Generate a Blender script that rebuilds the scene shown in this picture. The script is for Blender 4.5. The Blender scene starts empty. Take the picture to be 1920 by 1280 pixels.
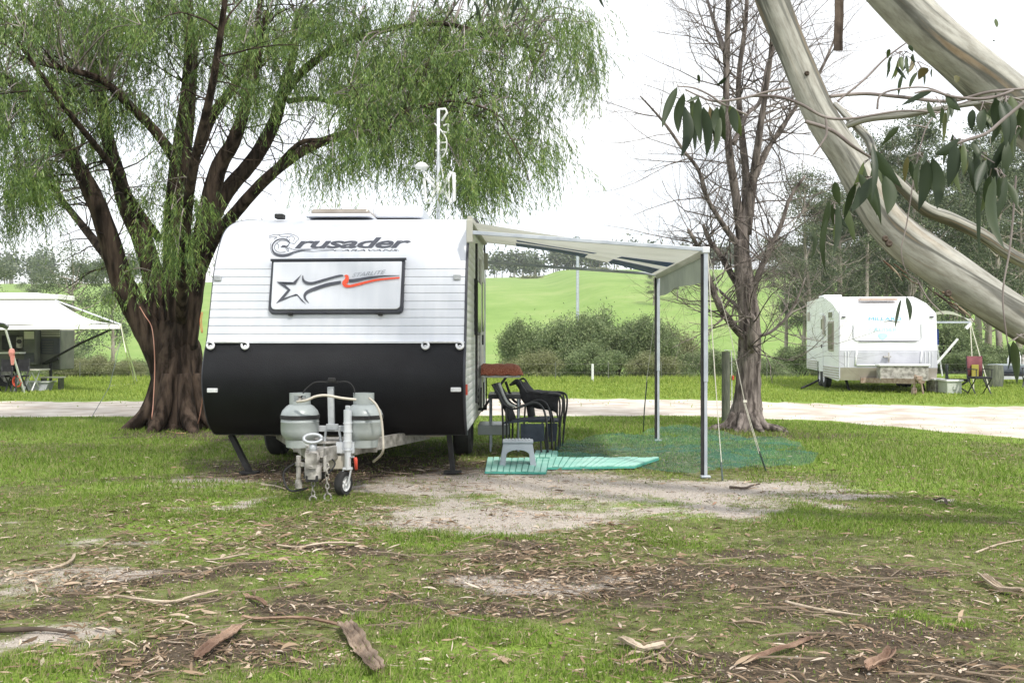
import bpy, bmesh, math, random
import numpy as np
from mathutils import Vector, Matrix
from math import sin, cos, pi, radians, sqrt

# ------------------------------------------------------------------ camera, sky, sun
scene = bpy.context.scene
COL = scene.collection
CAMH = 1.28
F = 1900.0            # focal length in pixels of the 1920 px wide photograph
cam_data = bpy.data.cameras.new('camera')
cam = bpy.data.objects.new('camera', cam_data)
COL.objects.link(cam)
cam.location = (0, 0, CAMH)
cam.rotation_euler = (radians(90), 0, 0)
cam_data.sensor_width = 36
cam_data.lens = F / 1920 * 36
cam_data.clip_start = 0.05
cam_data.clip_end = 3000
scene.camera = cam

SUN_EL, SUN_AZ = radians(50), radians(152)       # azimuth clockwise from +Y (the view direction)
world = bpy.data.worlds.new("World")
scene.world = world
world.use_nodes = True
wn, wl = world.node_tree.nodes, world.node_tree.links
wn.clear()
w_out = wn.new('ShaderNodeOutputWorld')
w_sky = wn.new('ShaderNodeTexSky'); w_sky.sky_type = 'NISHITA'; w_sky.sun_disc = False
w_sky.sun_elevation = SUN_EL; w_sky.sun_rotation = SUN_AZ
w_b1 = wn.new('ShaderNodeBackground'); w_b1.inputs[1].default_value = 0.12
wl.new(w_sky.outputs[0], w_b1.inputs[0])
w_tc = wn.new('ShaderNodeTexCoord')
w_map = wn.new('ShaderNodeMapping'); w_map.inputs['Scale'].default_value = (1.5, 1.5, 5)
wl.new(w_tc.outputs['Generated'], w_map.inputs[0])
w_no = wn.new('ShaderNodeTexNoise'); w_no.inputs['Scale'].default_value = 1.6; w_no.inputs['Detail'].default_value = 5
wl.new(w_map.outputs[0], w_no.inputs[0])
w_cr = wn.new('ShaderNodeValToRGB')
w_cr.color_ramp.elements[0].position = 0.3; w_cr.color_ramp.elements[0].color = (0.86, 0.92, 1.0, 1)
w_cr.color_ramp.elements[1].position = 0.62; w_cr.color_ramp.elements[1].color = (1.0, 0.99, 0.98, 1)
wl.new(w_no.outputs['Fac'], w_cr.inputs[0])
w_b2 = wn.new('ShaderNodeBackground'); w_b2.inputs[1].default_value = 1.18
wl.new(w_cr.outputs[0], w_b2.inputs[0])
w_mx = wn.new('ShaderNodeMixShader'); w_mx.inputs[0].default_value = 0.84
wl.new(w_b1.outputs[0], w_mx.inputs[1]); wl.new(w_b2.outputs[0], w_mx.inputs[2])
wl.new(w_mx.outputs[0], w_out.inputs[0])

sun_data = bpy.data.lights.new('sun', 'SUN')
sun_data.energy = 2.9
sun_data.angle = radians(4)
sun_data.color = (1.0, 0.95, 0.86)
sun = bpy.data.objects.new('sun', sun_data)
COL.objects.link(sun)
sd = Vector((sin(SUN_AZ) * cos(SUN_EL), cos(SUN_AZ) * cos(SUN_EL), sin(SUN_EL)))
sun.rotation_euler = sd.to_track_quat('Z', 'Y').to_euler()
sun.location = (20, -20, 30)

scene.view_settings.view_transform = 'Standard'
scene.view_settings.look = 'None'
scene.view_settings.exposure = 0.48
scene.view_settings.gamma = 1
scene.cycles.max_bounces = 6
scene.cycles.diffuse_bounces = 3
scene.cycles.transparent_max_bounces = 12
scene.cycles.use_adaptive_sampling = True

rng = np.random.default_rng(11)
random.seed(5)

# ------------------------------------------------------------------ helpers
def P(px, py, d):
    """point at depth d that the photograph shows at pixel (px, py)"""
    return Vector(((px - 960) * d / F, d, CAMH + (640 - py) * d / F))

def G(px, py):
    d = CAMH * F / (py - 640)
    return Vector(((px - 960) * d / F, d, 0))

def mat(name, c1, c2=None, scale=8.0, rough=0.6, metal=0.0, bump=0.0, bscale=None, stretch=(1, 1, 1),
        spec=0.5, island=None, transl=0.0, detail=4, alpha=1.0, lo=0.35, hi=0.65, coat=0.0):
    m = bpy.data.materials.new(name); m.use_nodes = True
    n, l = m.node_tree.nodes, m.node_tree.links
    b = n['Principled BSDF']
    b.inputs['Roughness'].default_value = rough
    b.inputs['Metallic'].default_value = metal
    b.inputs['Specular IOR Level'].default_value = spec
    b.inputs['Coat Weight'].default_value = coat
    if alpha < 1: b.inputs['Alpha'].default_value = alpha
    c2 = c2 or tuple(min(1, v * 1.12) for v in c1)
    tc = n.new('ShaderNodeTexCoord'); mp = n.new('ShaderNodeMapping')
    mp.inputs['Scale'].default_value = stretch
    l.new(tc.outputs['Object'], mp.inputs[0])
    no = n.new('ShaderNodeTexNoise'); no.inputs['Scale'].default_value = scale; no.inputs['Detail'].default_value = detail
    l.new(mp.outputs[0], no.inputs[0])
    cr = n.new('ShaderNodeValToRGB')
    cr.color_ramp.elements[0].position = lo; cr.color_ramp.elements[0].color = (*c1, 1)
    cr.color_ramp.elements[1].position = hi; cr.color_ramp.elements[1].color = (*c2, 1)
    l.new(no.outputs['Fac'], cr.inputs[0])
    col = cr.outputs[0]
    if island:
        ge = n.new('ShaderNodeNewGeometry')
        r2 = n.new('ShaderNodeValToRGB')
        els = r2.color_ramp.elements
        while len(els) < len(island): els.new(0.5)
        for i, (p, c) in enumerate(island):
            els[i].position = p; els[i].color = (*c, 1)
        l.new(ge.outputs['Random Per Island'], r2.inputs[0])
        mx = n.new('ShaderNodeMix'); mx.data_type = 'RGBA'; mx.inputs[0].default_value = 0.72
        l.new(col, mx.inputs[6]); l.new(r2.outputs[0], mx.inputs[7])
        col = mx.outputs[2]
    l.new(col, b.inputs['Base Color'])
    if bump:
        n2 = n.new('ShaderNodeTexNoise'); n2.inputs['Scale'].default_value = bscale or scale * 3; n2.inputs['Detail'].default_value = 5
        l.new(mp.outputs[0], n2.inputs[0])
        bp = n.new('ShaderNodeBump'); bp.inputs['Strength'].default_value = bump; bp.inputs['Distance'].default_value = 0.02
        l.new(n2.outputs['Fac'], bp.inputs['Height']); l.new(bp.outputs[0], b.inputs['Normal'])
    if transl:
        tr = n.new('ShaderNodeBsdfTranslucent'); l.new(col, tr.inputs[0])
        ms = n.new('ShaderNodeMixShader'); ms.inputs[0].default_value = transl
        l.new(b.outputs[0], ms.inputs[1]); l.new(tr.outputs[0], ms.inputs[2])
        l.new(ms.outputs[0], n['Material Output'].inputs[0])
    return m

def tag(o, label=None, cat=None, group=None, kind=None):
    if label: o['label'] = label
    if cat: o['category'] = cat
    if group: o['group'] = group
    if kind: o['kind'] = kind
    return o

def thing(name, label, cat, loc=(0, 0, 0), rotz=0.0, group=None):
    o = bpy.data.objects.new(name, None); COL.objects.link(o)
    o.location = loc; o.rotation_euler = (0, 0, rotz); o.empty_display_size = 0.2
    tag(o, label, cat, group)
    return o

def link(o, parent=None, world_coords=False):
    COL.objects.link(o)
    if parent is not None:
        o.parent = parent
        if world_coords:
            m = Matrix.Identity(4); q = parent; chain = []
            while q is not None:
                chain.append((q.matrix_parent_inverse.copy(), Matrix.LocRotScale(q.location, q.rotation_euler, q.scale)))
                q = q.parent
            for inv, b in reversed(chain): m = m @ inv @ b
            o.matrix_parent_inverse = m.inverted()
    return o

def arr_mesh(name, V, loops, starts, m, smooth=False):
    me = bpy.data.meshes.new(name)
    V = np.asarray(V, dtype=np.float32); loops = np.asarray(loops, dtype=np.int32); starts = np.asarray(starts, dtype=np.int32)
    me.vertices.add(len(V)); me.vertices.foreach_set('co', V.ravel())
    me.loops.add(len(loops)); me.loops.foreach_set('vertex_index', loops)
    me.polygons.add(len(starts)); me.polygons.foreach_set('loop_start', starts)
    me.update(calc_edges=True)
    if smooth: me.polygons.foreach_set('use_smooth', np.ones(len(starts), bool))
    me.materials.append(m)
    me.validate()
    return me

class MB:
    def __init__(s): s.v = []; s.f = []
    def add(s, v, f):
        k = len(s.v); s.v += [tuple(a) for a in v]; s.f += [tuple(i + k for i in q) for q in f]; return s
    def box(s, c, d, rz=0.0, rot=None):
        hx, hy, hz = d[0] / 2, d[1] / 2, d[2] / 2
        R = rot or Matrix.Rotation(rz, 3, 'Z')
        c = Vector(c)
        v = [c + R @ Vector((x * hx, y * hy, z * hz)) for z in (-1, 1) for y in (-1, 1) for x in (-1, 1)]
        return s.add(v, [(0, 2, 3, 1), (4, 5, 7, 6), (0, 1, 5, 4), (2, 6, 7, 3), (0, 4, 6, 2), (1, 3, 7, 5)])
    def beam(s, a, b, w, h, up=(0, 0, 1)):
        a, b = Vector(a), Vector(b); t = (b - a).normalized(); u = Vector(up)
        x = t.cross(u)
        if x.length < 1e-4: x = t.cross(Vector((1, 0, 0)))
        x.normalize(); y = x.cross(t)
        v = [p + x * sx * w / 2 + y * sy * h / 2 for p in (a, b) for sy in (-1, 1) for sx in (-1, 1)]
        return s.add(v, [(0, 2, 3, 1), (4, 5, 7, 6), (0, 1, 5, 4), (2, 6, 7, 3), (0, 4, 6, 2), (1, 3, 7, 5)])
    def tube(s, pts, rad, n=8, cap=True, wob=0.0):
        pts = [Vector(p) for p in pts]; m = len(pts)
        if not hasattr(rad, '__len__'): rad = [rad] * m
        V = []; up = None
        for i, p in enumerate(pts):
            t = (pts[min(i + 1, m - 1)] - pts[max(i - 1, 0)])
            if t.length < 1e-9: t = Vector((0, 0, 1))
            t.normalize()
            if up is None: up = t.orthogonal().normalized()
            up = up - t * up.dot(t)
            if up.length < 1e-5: up = t.orthogonal()
            up.normalize(); b = t.cross(up)
            for k in range(n):
                a = 2 * pi * k / n
                r = rad[i] * (1 + (wob * random.uniform(-1, 1) if wob else 0))
                V.append(p + (up * cos(a) + b * sin(a)) * r)
        Fc = [(i * n + k, i * n + (k + 1) % n, (i + 1) * n + (k + 1) % n, (i + 1) * n + k) for i in range(m - 1) for k in range(n)]
        if cap: Fc += [tuple(range(n - 1, -1, -1)), tuple((m - 1) * n + k for k in range(n))]
        return s.add(V, Fc)
    def lathe(s, prof, c=(0, 0, 0), n=20, axis='Z'):
        c = Vector(c); V = []
        for r, z in prof:
            for k in range(n):
                a = 2 * pi * k / n
                q = (r * cos(a), r * sin(a), z)
                if axis == 'X': q = (z, r * cos(a), r * sin(a))
                if axis == 'Y': q = (r * cos(a), z, r * sin(a))
                V.append(c + Vector(q))
        m = len(prof)
        Fc = [(i * n + k, i * n + (k + 1) % n, (i + 1) * n + (k + 1) % n, (i + 1) * n + k) for i in range(m - 1) for k in range(n)]
        if prof[0][0] > .05 and prof[-1][0] > .05: Fc += [((m - 1) * n + k, (m - 1) * n + (k + 1) % n, (k + 1) % n, k) for k in range(n)]
        else: Fc += [tuple(range(n - 1, -1, -1)), tuple((m - 1) * n + k for k in range(n))]
        return s.add(V, Fc)
    def sheet(s, rows):
        m, n = len(rows), len(rows[0])
        return s.add([p for r in rows for p in r], [(i * n + k, i * n + k + 1, (i + 1) * n + k + 1, (i + 1) * n + k) for i in range(m - 1) for k in range(n - 1)])
    def prism(s, pts, vec):
        n = len(pts); vec = Vector(vec); pts = [Vector(p) for p in pts]
        return s.add(pts + [p + vec for p in pts], [tuple(range(n - 1, -1, -1)), tuple(range(n, 2 * n))] + [(i, (i + 1) % n, n + (i + 1) % n, n + i) for i in range(n)])
    def build(s, name, m, parent=None, smooth=False, bevel=0.0, solid=0.0, wc=False):
        me = bpy.data.meshes.new(name)
        me.from_pydata([tuple(v) for v in s.v], [], s.f)
        bm = bmesh.new(); bm.from_mesh(me)
        bmesh.ops.recalc_face_normals(bm, faces=bm.faces); bm.to_mesh(me); bm.free()
        me.materials.append(m)
        if smooth:
            me.polygons.foreach_set('use_smooth', np.ones(len(me.polygons), bool))
        o = bpy.data.objects.new(name, me)
        link(o, parent, wc)
        if solid:
            q = o.modifiers.new('solid', 'SOLIDIFY'); q.thickness = solid; q.offset = 0
        if bevel:
            q = o.modifiers.new('bevel', 'BEVEL'); q.width = bevel; q.segments = 2; q.limit_method = 'ANGLE'; q.angle_limit = radians(50)
        if smooth == 'auto':
            me.set_sharp_from_angle(angle=radians(40))
        return o

def crm(pts, n=6):
    """Catmull-Rom through the points"""
    pts = [Vector(p) for p in pts]; out = []
    for i in range(len(pts) - 1):
        a, b, c, d = pts[max(i - 1, 0)], pts[i], pts[i + 1], pts[min(i + 2, len(pts) - 1)]
        for k in range(n):
            t = k / n
            out.append(0.5 * ((2 * b) + (c - a) * t + (2 * a - 5 * b + 4 * c - d) * t * t + (3 * b - a - 3 * c + d) * t ** 3))
    out.append(pts[-1]); return out

def resample(vals, n):
    x = np.linspace(0, len(vals) - 1, n)
    return list(np.interp(x, range(len(vals)), vals))

# vectorised value noise
_perm = np.random.default_rng(3).random((256, 256))
def vnoise(x, y):
    xi = np.floor(x).astype(int); yi = np.floor(y).astype(int)
    fx = x - xi; fy = y - yi
    fx = fx * fx * (3 - 2 * fx); fy = fy * fy * (3 - 2 * fy)
    a = _perm[xi & 255, yi & 255]; b = _perm[(xi + 1) & 255, yi & 255]
    c = _perm[xi & 255, (yi + 1) & 255]; d = _perm[(xi + 1) & 255, (yi + 1) & 255]
    return (a * (1 - fx) + b * fx) * (1 - fy) + (c * (1 - fx) + d * fx) * fy
def fbm(x, y, o=4):
    s = 0; a = 0.5; t = 0
    for i in range(o):
        s = s + a * vnoise(x * 2 ** i + 17 * i, y * 2 ** i + 31 * i); t += a; a *= 0.5
    return s / t
def sm(a, b, x):
    t = np.clip((x - a) / (b - a), 0, 1); return t * t * (3 - 2 * t)

def height(x, y):
    x = np.asarray(x, float); y = np.asarray(y, float)
    z = 0.02 * (fbm(x * 0.7 + 5, y * 0.7 + 9, 3) - 0.5) * sm(3, 6, y)
    z = z - 2.6 * sm(33, 62, y)
    hill = sm(80, 200, y) * 0.34 + np.clip((y - 130) / 200, 0, 1) ** 1.0 * 0.66
    top = 24 + 1.2 * np.sin(x / 70 + 0.8) - 0.004 * np.abs(x)
    z = z + hill * top
    z = z + sm(330, 700, y) * 3
    return z

def leaf_arrays(C, D, N, L, W, fold=0.0, curve=0.0):
    """one diamond-shaped leaf (2 quads, curved) per row: base C, direction D, flat normal N"""
    C = np.asarray(C, float); n = len(C)
    D = D / (np.linalg.norm(D, axis=1, keepdims=True) + 1e-9)
    S = np.cross(D, N); S = S / (np.linalg.norm(S, axis=1, keepdims=True) + 1e-9)
    U = np.cross(S, D)
    L = np.broadcast_to(L, (n,))[:, None]; W = np.broadcast_to(W, (n,))[:, None]
    cv = np.broadcast_to(curve, (n,))[:, None]
    mid = C + D * L * 0.42 + U * cv * L
    tip = C + D * L
    V = np.stack([C, mid + S * W / 2, tip, mid - S * W / 2], axis=1).reshape(-1, 3)
    loops = (np.arange(n)[:, None] * 4 + np.array([0, 1, 2, 3])).ravel()
    starts = np.arange(n) * 4
    return V, loops, starts

def leaves_obj(name, parts, m, parent=None, wc=False):
    V = []; Lp = []; St = []; kv = 0; kl = 0
    for v, l, s in parts:
        V.append(v); Lp.append(l + kv); St.append(s + kl); kv += len(v); kl += len(l)
    me = arr_mesh(name, np.concatenate(V), np.concatenate(Lp), np.concatenate(St), m)
    o = bpy.data.objects.new(name, me)
    link(o, parent, wc)
    return o

def rdir(n):
    v = rng.normal(size=(n, 3)); return v / np.linalg.norm(v, axis=1, keepdims=True)

def text_px(s, x0, x1, ybase, cap, shear=0.0, bold=0.0, slope=0.0, space=1.0):
    """flat letters as 2-D verts in photo pixels: x0..x1 wide, cap pixels tall, standing on ybase"""
    cu = bpy.data.curves.new('t', 'FONT'); cu.body = s; cu.shear = shear; cu.offset = bold; cu.space_character = space
    cu.resolution_u = 3; cu.fill_mode = 'FRONT'
    ob = bpy.data.objects.new('t', cu); COL.objects.link(ob)
    dg = bpy.context.evaluated_depsgraph_get(); dg.update()
    me = ob.evaluated_get(dg).to_mesh()
    v = np.array([q.co[:2] for q in me.vertices]); f = [tuple(p.vertices) for p in me.polygons]
    ob.evaluated_get(dg).to_mesh_clear(); bpy.data.objects.remove(ob); bpy.data.curves.remove(cu)
    v[:, 0] = x0 + (v[:, 0] - v[:, 0].min()) / (v[:, 0].max() - v[:, 0].min()) * (x1 - x0)
    v[:, 1] = ybase - v[:, 1] / 0.7 * cap - slope * (v[:, 0] - x0)
    return v.tolist(), f

def decal(name, shapes, fn, m, parent, cut=None):
    """shapes: list of (verts2d, faces); fn maps a 2-D point to a 3-D point on the surface"""
    bm = bmesh.new()
    for v, f in shapes:
        vs = [bm.verts.new((a[0], a[1], 0)) for a in v]
        for q in f:
            try: bm.faces.new([vs[i] for i in q])
            except ValueError: pass
    bmesh.ops.triangulate(bm, faces=bm.faces[:])
    if cut:
        y0 = min(v.co.y for v in bm.verts); y1 = max(v.co.y for v in bm.verts)
        y = y0 + cut
        while y < y1:
            bmesh.ops.bisect_plane(bm, geom=bm.verts[:] + bm.edges[:] + bm.faces[:], plane_co=(0, y, 0), plane_no=(0, 1, 0))
            y += cut
    for v in bm.verts: v.co = fn(v.co.x, v.co.y)
    me = bpy.data.meshes.new(name); bm.to_mesh(me); bm.free(); me.materials.append(m)
    o = bpy.data.objects.new(name, me); link(o, parent)
    return o

def ribbon2(pts, w):
    """2-D ribbon; pts list of (x,y), w widths"""
    n = len(pts); V = []
    if not hasattr(w, '__len__'): w = [w] * n
    for i, (x, y) in enumerate(pts):
        a = pts[max(i - 1, 0)]; b = pts[min(i + 1, n - 1)]
        tx, ty = b[0] - a[0], b[1] - a[1]; L = math.hypot(tx, ty) or 1
        nx, ny = -ty / L, tx / L
        V += [(x + nx * w[i] / 2, y + ny * w[i] / 2), (x - nx * w[i] / 2, y - ny * w[i] / 2)]
    return V, [(2 * i, 2 * i + 1, 2 * i + 3, 2 * i + 2) for i in range(n - 1)]

def sp2(pts, n=6):
    return [(p.x, p.y) for p in crm([(a, b, 0) for a, b in pts], n)]

def copy_tree(o, parent=None):
    c = o.copy(); COL.objects.link(c)
    if parent is not None: c.parent = parent
    for ch in list(o.children): copy_tree(ch, c)
    return c

# ------------------------------------------------------------------ ground, road, grass
def height(x, y):
    x = np.asarray(x, float); y = np.asarray(y, float)
    z = 0.02 * (fbm(x * 0.7 + 5, y * 0.7 + 9, 3) - 0.5) * sm(3, 6, y)
    z = z - 2.6 * (1 - 0.85 * sm(7, 17, x)) * sm(33, 62, y)
    hill = sm(80, 200, y) * 0.34 + np.clip((y - 130) / 200, 0, 1) * 0.66
    z = z + hill * (24 + 1.2 * np.sin(x / 70 + 0.8))
    return z + sm(330, 700, y) * 3

def ells(lst):
    out = []
    for px, py, rx, ry in lst:
        d = CAMH * F / (py - 640)
        out.append(((px - 960) * d / F, d, max(rx * d / F, .05), max(ry * d * d / (CAMH * F), .05)))
    return out
GRAVEL = ells([(1010, 905, 210, 20), (1240, 925, 270, 26), (900, 965, 150, 24), (1340, 960, 170, 12), (760, 925, 120, 12), (1640, 941, 110, 7),
               (455, 943, 40, 6), (1050, 1085, 110, 12), (170, 1033, 80, 7), (170, 1092, 130, 13), (60, 1195, 120, 22), (40, 962, 50, 5),
               (400, 905, 100, 9), (900, 988, 90, 12), (1090, 972, 120, 13), (1850, 800, 60, 5)])
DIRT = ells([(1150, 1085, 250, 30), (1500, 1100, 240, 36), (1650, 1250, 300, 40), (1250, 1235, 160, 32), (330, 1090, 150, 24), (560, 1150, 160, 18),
             (1400, 1035, 100, 9), (640, 893, 250, 20), (600, 868, 230, 14), (760, 872, 150, 10), (1000, 1030, 120, 12), (380, 812, 190, 13), (1420, 812, 130, 9), (1700, 1060, 160, 10),  # dirt; the patches under the caravan also deepen the darkness there
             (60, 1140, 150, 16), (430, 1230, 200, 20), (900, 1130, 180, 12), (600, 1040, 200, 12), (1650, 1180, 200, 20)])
LUSH = ells([(1640, 978, 120, 22), (1075, 1235, 130, 34), (130, 870, 200, 36), (1760, 890, 260, 40), (830, 1170, 110, 18), (1750, 1165, 90, 14),
             (1250, 805, 280, 14), (80, 800, 300, 14), (250, 920, 170, 20), (860, 1010, 120, 12), (470, 960, 130, 14), (760, 1240, 160, 26),
             (1600, 850, 200, 26), (150, 1250, 150, 20), (1290, 1015, 90, 12)])
def field(E, x, y):
    w = np.clip(y / 7, .5, 1.4)
    x, y = (x + w * (1.5 * (fbm(x * .9 + 11, y * 1.6 + 2, 3) - .5) + .7 * (fbm(x * 4 + 5, y * 6, 3) - .5)),
            y + w * (1.1 * (fbm(x * .8 + 60, y * 1.1 + 9, 3) - .5) + .6 * (fbm(x * 4 + 15, y * 5 + 7, 3) - .5)))
    s = np.zeros_like(x)
    for cx, cy, rx, ry in E:
        s = np.maximum(s, 1.12 - np.sqrt(((x - cx) / rx) ** 2 + ((y - cy) / ry) ** 2) * 0.62)
    return np.clip(s, 0, 1) * (.62 + .76 * fbm(x * 3.3 + 7, y * 4.2, 4))

far_e = [(-60, 20.5), (-20, 21.2), (-11, 21.8), (0, 23), (4, 22.6), (7, 20.8), (12, 20.2), (30, 19.6), (70, 21)]
near_e = [(-60, 16.2), (-20, 16.8), (-8, 17.0), (3, 17.2), (5.2, 16.0), (6.2, 13.9), (7.2, 12.2), (10, 10.5), (20, 8), (70, 4)]
def road_edges(x):
    w = 0.35 * (fbm(x * 0.9, x * 0 + 3.3, 3) - .5)
    return (np.interp(x, [a for a, b in near_e], [b for a, b in near_e]) + w,
            np.interp(x, [a for a, b in far_e], [b for a, b in far_e]) + w * 1.4)
def road_mask(x, y):
    a, b = road_edges(x)
    return np.clip(np.minimum(y - a, b - y) / 0.5 + 0.5, 0, 1)

def ground_material():
    m = bpy.data.materials.new('ground'); m.use_nodes = True
    n, l = m.node_tree.nodes, m.node_tree.links
    b = n['Principled BSDF']; b.inputs['Roughness'].default_value = 0.95; b.inputs['Specular IOR Level'].default_value = 0.15
    tc = n.new('ShaderNodeTexCoord')
    def noise(sc, det=6, rough=0.6, vec=None):
        k = n.new('ShaderNodeTexNoise'); k.inputs['Scale'].default_value = sc; k.inputs['Detail'].default_value = det; k.inputs['Roughness'].default_value = rough
        l.new(vec or tc.outputs['Object'], k.inputs[0]); return k.outputs['Fac']
    def ramp(f, cs):
        r = n.new('ShaderNodeValToRGB'); e = r.color_ramp.elements
        while len(e) < len(cs): e.new(.5)
        for i, (p, c) in enumerate(cs): e[i].position = p; e[i].color = (*c, 1)
        l.new(f, r.inputs[0]); return r.outputs[0]
    def fac(attr, ns, amp, lo=.42, hi=.58):
        a = n.new('ShaderNodeAttribute'); a.attribute_name = attr
        s = n.new('ShaderNodeMath'); s.operation = 'MULTIPLY_ADD'; l.new(ns, s.inputs[0]); s.inputs[1].default_value = amp; l.new(a.outputs['Fac'], s.inputs[2])
        s2 = n.new('ShaderNodeMapRange'); s2.interpolation_type = 'SMOOTHSTEP'
        s2.inputs[1].default_value = lo + amp / 2; s2.inputs[2].default_value = hi + amp / 2
        l.new(s.outputs[0], s2.inputs[0]); return s2.outputs[0]
    def mix(f, a, bb):
        k = n.new('ShaderNodeMix'); k.data_type = 'RGBA'; l.new(f, k.inputs[0]); l.new(a, k.inputs[6]); l.new(bb, k.inputs[7]); return k.outputs[2]
    big, mid, fine, vf = noise(.5), noise(3.5), noise(38), noise(160, 3)
    moss = ramp(noise(9, 7, .7), [(.3, (.05, .04, .026)), (.43, (.10, .10, .04)), (.53, (.15, .18, .055)), (.61, (.20, .17, .10)), (.74, (.32, .27, .19))])
    grass = ramp(fine, [(.3, (.11, .16, .03)), (.55, (.20, .29, .05)), (.75, (.30, .38, .09))])
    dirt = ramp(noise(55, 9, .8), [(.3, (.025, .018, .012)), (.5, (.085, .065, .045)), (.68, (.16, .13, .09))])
    grav = ramp(noise(110, 9, .8), [(.3, (.13, .10, .08)), (.5, (.42, .37, .32)), (.68, (.70, .65, .60))])
    fieldc = ramp(noise(.09, 9, .75), [(.3, (.15, .25, .055)), (.5, (.20, .30, .08)), (.7, (.28, .34, .13))])
    c = mix(fac('lush', mid, .5), moss, grass)
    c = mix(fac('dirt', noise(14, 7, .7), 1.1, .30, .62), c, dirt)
    c = mix(fac('gravel', noise(6, 9, .78), 2.2, .12, .78), c, grav)
    a = n.new('ShaderNodeAttribute'); a.attribute_name = 'far'
    c = mix(a.outputs['Fac'], c, fieldc)
    l.new(c, b.inputs['Base Color'])
    bp = n.new('ShaderNodeBump'); bp.inputs['Strength'].default_value = .8; bp.inputs['Distance'].default_value = .015
    l.new(fine, bp.inputs['Height']); l.new(bp.outputs[0], b.inputs['Normal'])
    return m

def make_ground():
    xs = np.concatenate([-np.geomspace(700, 9.2, 40), np.arange(-9, 9.01, .1), np.geomspace(9.2, 700, 40)])
    ys = np.concatenate([np.linspace(-60, 2, 12), np.arange(2.2, 15, .09), np.arange(15, 36, .22), np.geomspace(36.3, 900, 60)])
    X, Y = np.meshgrid(xs, ys)
    Z = height(X, Y)
    ny, nx = X.shape
    V = np.stack([X, Y, Z], -1).reshape(-1, 3)
    i = (np.arange(ny - 1)[:, None] * nx + np.arange(nx - 1)[None]).ravel()
    loops = np.stack([i, i + 1, i + nx + 1, i + nx], 1).ravel()
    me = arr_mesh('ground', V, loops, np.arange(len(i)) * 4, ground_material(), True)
    x, y = X.ravel(), Y.ravel()
    lush = np.maximum(field(LUSH, x, y), sm(11.5, 14, y))
    lush = np.maximum(lush, .12 + .5 * (fbm(x * .8 + 3, y * .5, 3) - .35) * 2 * (y < 14))
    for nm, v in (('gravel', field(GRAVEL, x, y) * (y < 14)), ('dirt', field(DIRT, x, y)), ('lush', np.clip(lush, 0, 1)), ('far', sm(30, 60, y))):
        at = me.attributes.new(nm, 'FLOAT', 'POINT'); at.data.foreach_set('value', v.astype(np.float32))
    o = bpy.data.objects.new('ground', me); COL.objects.link(o); tag(o, kind='structure')
make_ground()

M_road = mat('pale_gravel', (.42, .36, .30), (.66, .61, .55), scale=1.6, detail=9, rough=.95, bump=.5, bscale=60, spec=.1)
def make_road():
    xs = np.concatenate([np.linspace(-60, -14, 30), np.arange(-13.8, 14, .12), np.linspace(14.2, 70, 40)])
    a, b = road_edges(xs)
    jag = .55 * (fbm(xs * 4, xs * 0 + 8, 4) - .5)
    rows = []
    for t in np.linspace(0, 1, 12):
        y = a + jag + (b - a + .8 * (fbm(xs * 3 + 50, xs * 0 + 2, 4) - .5)) * t
        z = height(xs, y) + .012 * np.sin(pi * min(1, max(0, t))) + .004
        if t in (0.0, 1.0): z = height(xs, y) - .01
        rows.append([(xs[i], y[i], z[i]) for i in range(len(xs))])
    o = MB().sheet(rows).build('gravel_road', M_road, smooth=True); tag(o, kind='structure')
make_road()

# ---- grass blades
GR = [(0, (.07, .13, .018)), (.3, (.15, .25, .03)), (.6, (.23, .34, .05)), (.74, (.25, .30, .08)), (.86, (.33, .29, .15)), (1, (.46, .38, .25))]
M_grass = mat('grass_blades', (.12, .20, .035), (.24, .34, .07), scale=.9, rough=.7, island=GR, transl=.35, spec=.2)
M_grass2 = mat('lit_grass_blades', (.20, .28, .04), (.32, .40, .08), scale=.5, rough=.7, island=[(0, (.15, .23, .03)), (.5, (.26, .35, .06)), (1, (.40, .44, .13))], transl=.4, spec=.2)  # far copy of the grass with sunlight put into its brighter colour
def blades(name, n, y0, y1, h, w, dens, m, label, xr=.56):
    u = rng.random(n * 3)
    y = np.sqrt(y0 ** 2 + u * (y1 ** 2 - y0 ** 2))
    x = (rng.random(n * 3) * 2 - 1) * (xr * y + .4)
    p = dens(x, y)
    keep = rng.random(n * 3) < p
    x, y = x[keep][:n], y[keep][:n]; k = len(x)
    hh = h(x, y) * rng.uniform(.5, 1.25, k)
    ww = w * rng.uniform(.6, 1.3, k) * (1 + y / 30)
    base = np.stack([x, y, height(x, y) - .004], 1)
    ang = rng.random(k) * 2 * pi
    lean = rng.uniform(.1, .9, k)
    L = np.stack([np.cos(ang) * lean, np.sin(ang) * lean, np.ones(k)], 1); L /= np.linalg.norm(L, axis=1, keepdims=True)
    L2 = L.copy(); L2[:, 2] *= .55; L2[:, :2] *= 1.6; L2 /= np.linalg.norm(L2, axis=1, keepdims=True)
    S = np.stack([-np.sin(ang + .5), np.cos(ang + .5), np.zeros(k)], 1) * ww[:, None] / 2
    m1 = base + L * hh[:, None] * .55
    t = m1 + L2 * hh[:, None] * .5
    V = np.stack([base - S, base + S, m1 + S * .7, t, m1 - S * .7], 1).reshape(-1, 3)
    i = np.arange(k)[:, None] * 5
    loops = (i + np.array([[0, 1, 2, 4, 4, 2, 3]])).ravel()
    starts = (np.arange(k)[:, None] * 7 + np.array([[0, 4]])).ravel()
    me = arr_mesh(name, V, loops, starts, m)
    o = bpy.data.objects.new(name, me); COL.objects.link(o)
    tag(o, label, 'grass', kind='stuff')
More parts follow.
